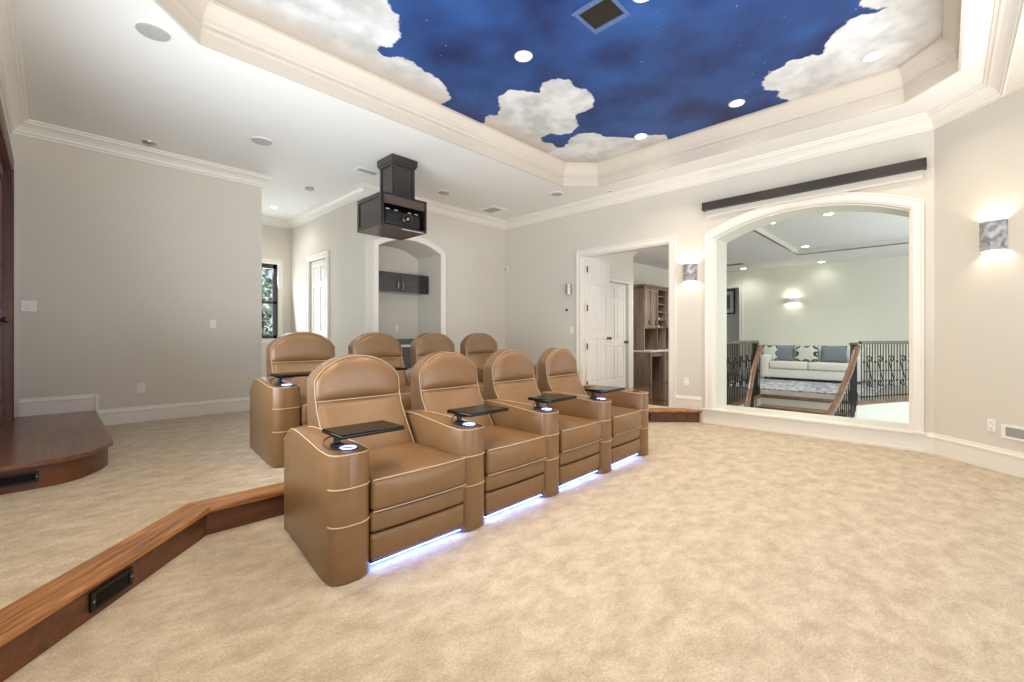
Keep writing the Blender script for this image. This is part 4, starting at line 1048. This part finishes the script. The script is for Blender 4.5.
def pillow(y, mat, label, w=0.46, h=0.40, rz=0.0, x=12.34, tilt=0.28):
    bm = bmesh.new(); n = 14; top = []; 
    g = {}
    for s in (-1, 1):
        for i in range(n+1):
            for j in range(n+1):
                u, v = 2*i/n-1, 2*j/n-1
                q = (max(0, 1-u*u)*max(0, 1-v*v))**0.42
                pin = 1-0.06*(1-abs(u))*abs(v)-0.06*(1-abs(v))*abs(u)
                edge = i in (0, n) or j in (0, n)
                if edge and s == 1: g[s, i, j] = g[-1, i, j]; continue
                g[s, i, j] = bm.verts.new((s*0.075*q if not edge else 0, u*w/2*pin, v*h/2*pin+h/2))
        for i in range(n):
            for j in range(n): bm.faces.new((g[s, i, j], g[s, i+1, j], g[s, i+1, j+1], g[s, i, j+1]))
    o = link('throw_pillow', bm, mat, None, smooth=80); o.location = (x, y, PF+0.452); o.rotation_euler = (0, tilt, rz)
    return tag(o, label, 'cushion', 'pillows on the landing sofa')
pillow(2.82, 'bluefab', 'grey blue plain pillow at the left of the far sofa')
pillow(2.33, 'pattern', 'navy and cream medallion pillow in the middle of the far sofa', x=12.27)
pillow(1.82, 'bluefab', 'grey blue plain pillow at the right of the far sofa', w=0.5)
pillow(3.10, 'pattern', 'medallion pillow at the left arm behind the railing post', w=0.36, x=12.27)
o = tag(link('area_rug', B(9.9, 12.5, 0.9, 3.5, PF, PF+0.012, 0.004, 1), 'rug'), 'blue grey mottled rug in front of the far white sofa', 'rug')
# stairs going down towards the arched opening
stairs = thing('staircase', 'white staircase with wooden treads descending between two rails', 'stairs', (0, 0, 0))
for k in range(1, 8):
    z = PF-0.18*k; x1 = 9.0-0.29*(k-1)
    link('tread', B(x1-0.33, x1+0.0, 1.10, 2.38, z-0.035, z, 0.008, 2), 'handrail', stairs)
    link('riser', B(x1-0.005, x1+0.02, 1.10, 2.38, z, z+0.145), 'trim', stairs)
bm = poly_slab([[(9.0, PF-0.06), (9.0, -2.5), (6.95, -2.5), (6.95, PF-0.18*7.6), (8.95, PF-0.20)]], 0, 0.03, lambda u, v, h: (u, 1.07+h, v)); link('stringer', bm, 'trim', stairs)
link('underside', poly_slab([[(9.0, PF-0.25), (9.0, -2.5), (6.95, -2.5), (6.95, PF-0.18*8)]], 0, 1.26, lambda u, v, h: (u, 1.10+h, v)), 'trim', stairs)
# railings
def scroll(bm, p, d, zc, s=1.0):
    """an S scroll standing in the plane of direction d, centred at height zc"""
    def spiral(cz, sgn, turn):
        out = []
        for k in range(22):
            a = turn+sgn*k*0.36; r = 0.072*s*(1-k/26)
            out.append(Vector((p[0], p[1], cz))+Vector((d[0], d[1], 0))*r*math.cos(a)+Vector((0, 0, 1))*r*math.sin(a))
        return out
    up = spiral(zc+0.19*s, -1, PI); dn = spiral(zc-0.19*s, -1, 0)
    tube(bm, up[::-1]+[Vector((p[0], p[1], zc))]+dn, 0.0085, 6)
def railing(name, label, pts, zb, zt, slope_f=None, step=0.105, scrolls=3, tw=0.06, rail_mat='handrail', bal_r=0.0075, base_rail=True):
    t = thing(name, label, 'railing', (0, 0, 0), 0, None)
    P = [Vector((x, y, 0)) for x, y in pts]
    lens = [0]
    for a, b in zip(P, P[1:]): lens.append(lens[-1]+(b-a).length)
    T = lens[-1]
    def at(s):
        for i in range(len(P)-1):
            if s <= lens[i+1]+1e-9:
                u = (s-lens[i])/(lens[i+1]-lens[i]); return P[i].lerp(P[i+1], u), (P[i+1]-P[i]).normalized()
        return P[-1], (P[-1]-P[-2]).normalized()
    fz = slope_f or (lambda s: 0.0)
    n = 24
    bm = bmesh.new(); rings = []
    for i in range(n+1):
        s = T*i/n; p, d = at(s); nn = Vector((-d.y, d.x, 0)); z = zt+fz(s)
        rings.append([bm.verts.new(p+nn*a+Vector((0, 0, z+b))) for a, b in ((-tw/2, -0.018), (-tw/2, 0.008), (-tw/3, 0.024), (tw/3, 0.024), (tw/2, 0.008), (tw/2, -0.018), (0, -0.026))])
    for i in range(n):
        for k in range(7): bm.faces.new((rings[i][k], rings[i][(k+1) % 7], rings[i+1][(k+1) % 7], rings[i+1][k]))
    bm.faces.new(rings[0]); bm.faces.new(rings[-1][::-1])
    link('top_rail', bm, rail_mat, t, smooth=50)
    if base_rail:
        bm = bmesh.new(); tube(bm, [at(T*i/n)[0]+Vector((0, 0, zb+0.06+fz(T*i/n))) for i in range(n+1)], 0.011, 6); link('bottom_rail', bm, 'iron', t, smooth=50)
    cnt = int(T/step)
    for k in range(cnt):
        s = T*(k+0.5)/cnt; p, d = at(s); z = fz(s)
        bm = bmesh.new(); tube(bm, [p+Vector((0, 0, zb+z)), p+Vector((0, 0, zt-0.02+z))], bal_r, 6)
        if k % 4 == 1:
            for q in (0.33, 0.66):
                c = p+Vector((0, 0, zb+z+(zt-zb)*q)); lathe(bm, [(0.003, -0.022), (0.017, -0.008), (0.017, 0.008), (0.003, 0.022)], 8, c)
        if k % 4 == 3 and not slope_f:
            scroll(bm, p, d, zb+z+(zt-zb)*0.5)
            e = Vector((d.x, d.y, 0))*step*1.9; c = p+Vector((0, 0, zb+z+(zt-zb)*0.5)); tube(bm, [c-e, c+e], 0.006, 6)
        link('baluster', bm, 'iron', t, smooth=50)
    return t
ZT = PF+0.95
railing('landing_railing', 'wrought iron railing with scrolls curving away at the right of the stairs', [(9.13, 0.99), (9.3, 0.91), (9.6, 0.77), (9.9, 0.62), (10.2, 0.45), (10.5, 0.2), (10.72, -0.2), (10.82, -0.7)], PF, ZT, step=0.068, tw=0.045, rail_mat='railcap')
railing('landing_railing', 'wrought iron railing along the landing at the left of the stairs', [(6.97, 2.41), (8.0, 2.43), (8.95, 2.46)], PF, ZT, step=0.085, tw=0.045, rail_mat='railcap')
sl = lambda s: -0.60*s-0.05
railing('stair_handrail', 'sloping brown wood handrail on the left side of the stairs', [(9.0, 2.42), (8.4, 2.36), (7.7, 2.24), (7.0, 2.12)], PF-0.02, ZT-0.03, sl, 0.13, tw=0.075, base_rail=False)
railing('stair_handrail', 'sloping brown wood handrail on the right side of the stairs with scrollwork', [(9.08, 1.02), (8.5, 1.04), (7.9, 1.10), (7.2, 1.22)], PF-0.02, ZT-0.03, lambda s: -0.60*s-0.03-0.02*math.sin(s), 0.10, tw=0.085, base_rail=True)
def newel(x, y, label):
    t = thing('newel_post', label, 'post', (x, y, PF), 0, 'newel posts at the stair head')
    link('shaft', B(-0.04, 0.04, -0.04, 0.04, 0, 0.91, 0.006, 2), 'iron', t)
    link('cap', B(-0.055, 0.055, -0.055, 0.055, 0.91, 0.95, 0.012, 3), 'railcap', t)
    link('foot_block', B(-0.055, 0.055, -0.055, 0.055, 0, 0.14, 0.006, 2), 'iron', t)
newel(9.09, 1.07, 'dark newel post at the head of the right handrail'); newel(9.08, 2.52, 'dark newel post at the head of the left handrail')

# ------------------------------------------------------------------ light
def area(name, loc, rot, sx, sy, energy, col, spread=PI):
    l = bpy.data.lights.new(name, 'AREA'); l.shape = 'RECTANGLE'; l.size = sx; l.size_y = sy; l.energy = energy; l.color = col; l.spread = spread
    o = bpy.data.objects.new(name, l); C.objects.link(o); o.location = loc; o.rotation_euler = rot; return o
def spot(name, loc, energy, col, ang=2.4, size=0.05, blend=0.8):
    l = bpy.data.lights.new(name, 'SPOT'); l.energy = energy; l.color = col; l.spot_size = ang; l.spot_blend = blend; l.shadow_soft_size = size
    o = bpy.data.objects.new(name, l); C.objects.link(o); o.location = loc; return o
def point(name, loc, energy, col, size=0.03):
    l = bpy.data.lights.new(name, 'POINT'); l.energy = energy; l.color = col; l.shadow_soft_size = size
    o = bpy.data.objects.new(name, l); C.objects.link(o); o.location = loc; return o
W = (1, 0.87, 0.70)
for x, y, _ in ML+[(0.9, 2.83, ''), (0.9, 1.66, ''), (0.9, 0.48, ''), (3.1, 0.48, '')]: spot('tray_downlight', (x, y, MZ-0.03), 70, (1, 0.80, 0.56), 2.2, 0.07, 1.0)
for x, y, e in ((8.0, 2.0, 14), (8.02, 1.24, 14), (8.07, 0.49, 14), (10.6, 2.03, 44), (12.42, 2.05, 3), (12.25, 3.68, 14), (9.0, 3.6, 90)): spot('landing_lamp_and_fill', (x, y, LC-0.03), e, (1, 0.95, 0.88), 2.6, 0.06)  # last one has no fixture, an added fill that brightens the far wall
for x, y, z, e in ((BX-0.05, 2.63, 2.135, 4), (5.955, -0.295, 2.135, 4.5), (12.63, 2.69, 2.13, 1.6)):
    point('sconce_bulb', (x, y, z+0.07), e, W, 0.02); point('sconce_bulb', (x, y, z-0.07), e*0.6, W, 0.02)
spot('hall_lamp', (2.75, 8.58, CZ-0.03), 16, (1, 0.95, 0.88), 2.6, 0.06)
# daylight through the hall window, then fill lights added out of view
area('hall_window_daylight', (2.4, 9.35, 1.8), (-PI*0.58, 0, 0), 1.6, 1.6, 26, (0.86, 0.93, 1.0))
area('side_fill', (-0.25, 2.9, 1.7), (0, -PI*0.62, 0), 1.8, 3.4, 120, (0.80, 0.90, 1.0), 2.6)  # unseen fill added beside the left wall, no window stands there
area('rear_fill', (2.6, -1.5, 1.2), (PI*0.75, 0, 0), 5.0, 2.0, 88, (0.93, 0.96, 1.0), 2.3)  # unseen fill added behind the camera, tilted up to brighten the ceiling
area('stair_hall_fill', (9.5, -1.4, 1.4), (PI/2, 0, 0), 3.6, 2.6, 42, (1.0, 0.985, 0.95))  # unseen fill added at the side of the stairwell, no skylight there

w = bpy.data.worlds.new('World'); bpy.context.scene.world = w; w.use_nodes = True
bg = w.node_tree.nodes['Background']; bg.inputs['Color'].default_value = (0.80, 0.88, 1.0, 1); bg.inputs['Strength'].default_value = 0.7

# ------------------------------------------------------------------ camera
cd = bpy.data.cameras.new('Camera'); cam = bpy.data.objects.new('Camera', cd); C.objects.link(cam)
cd.sensor_width = 36; cd.lens = 446*36/1024; cd.clip_start = 0.02; cd.shift_y = -5/1024
cam.location = (0, 0, 1.226); cam.rotation_euler = (PI/2, 0, math.radians(44.15-90))
sc = bpy.context.scene; sc.camera = cam
sc.view_settings.view_transform = 'Standard'; sc.view_settings.look = 'None'; sc.view_settings.gamma = 1
sc.view_settings.use_curve_mapping = False; sc.view_settings.exposure = 0.68
sc.cycles.max_bounces = 8; sc.cycles.diffuse_bounces = 5; sc.cycles.glossy_bounces = 4; sc.cycles.transparent_max_bounces = 8
sc.cycles.use_denoising = True; sc.cycles.sample_clamp_indirect = 4; sc.cycles.caustics_reflective = False; sc.cycles.caustics_refractive = False
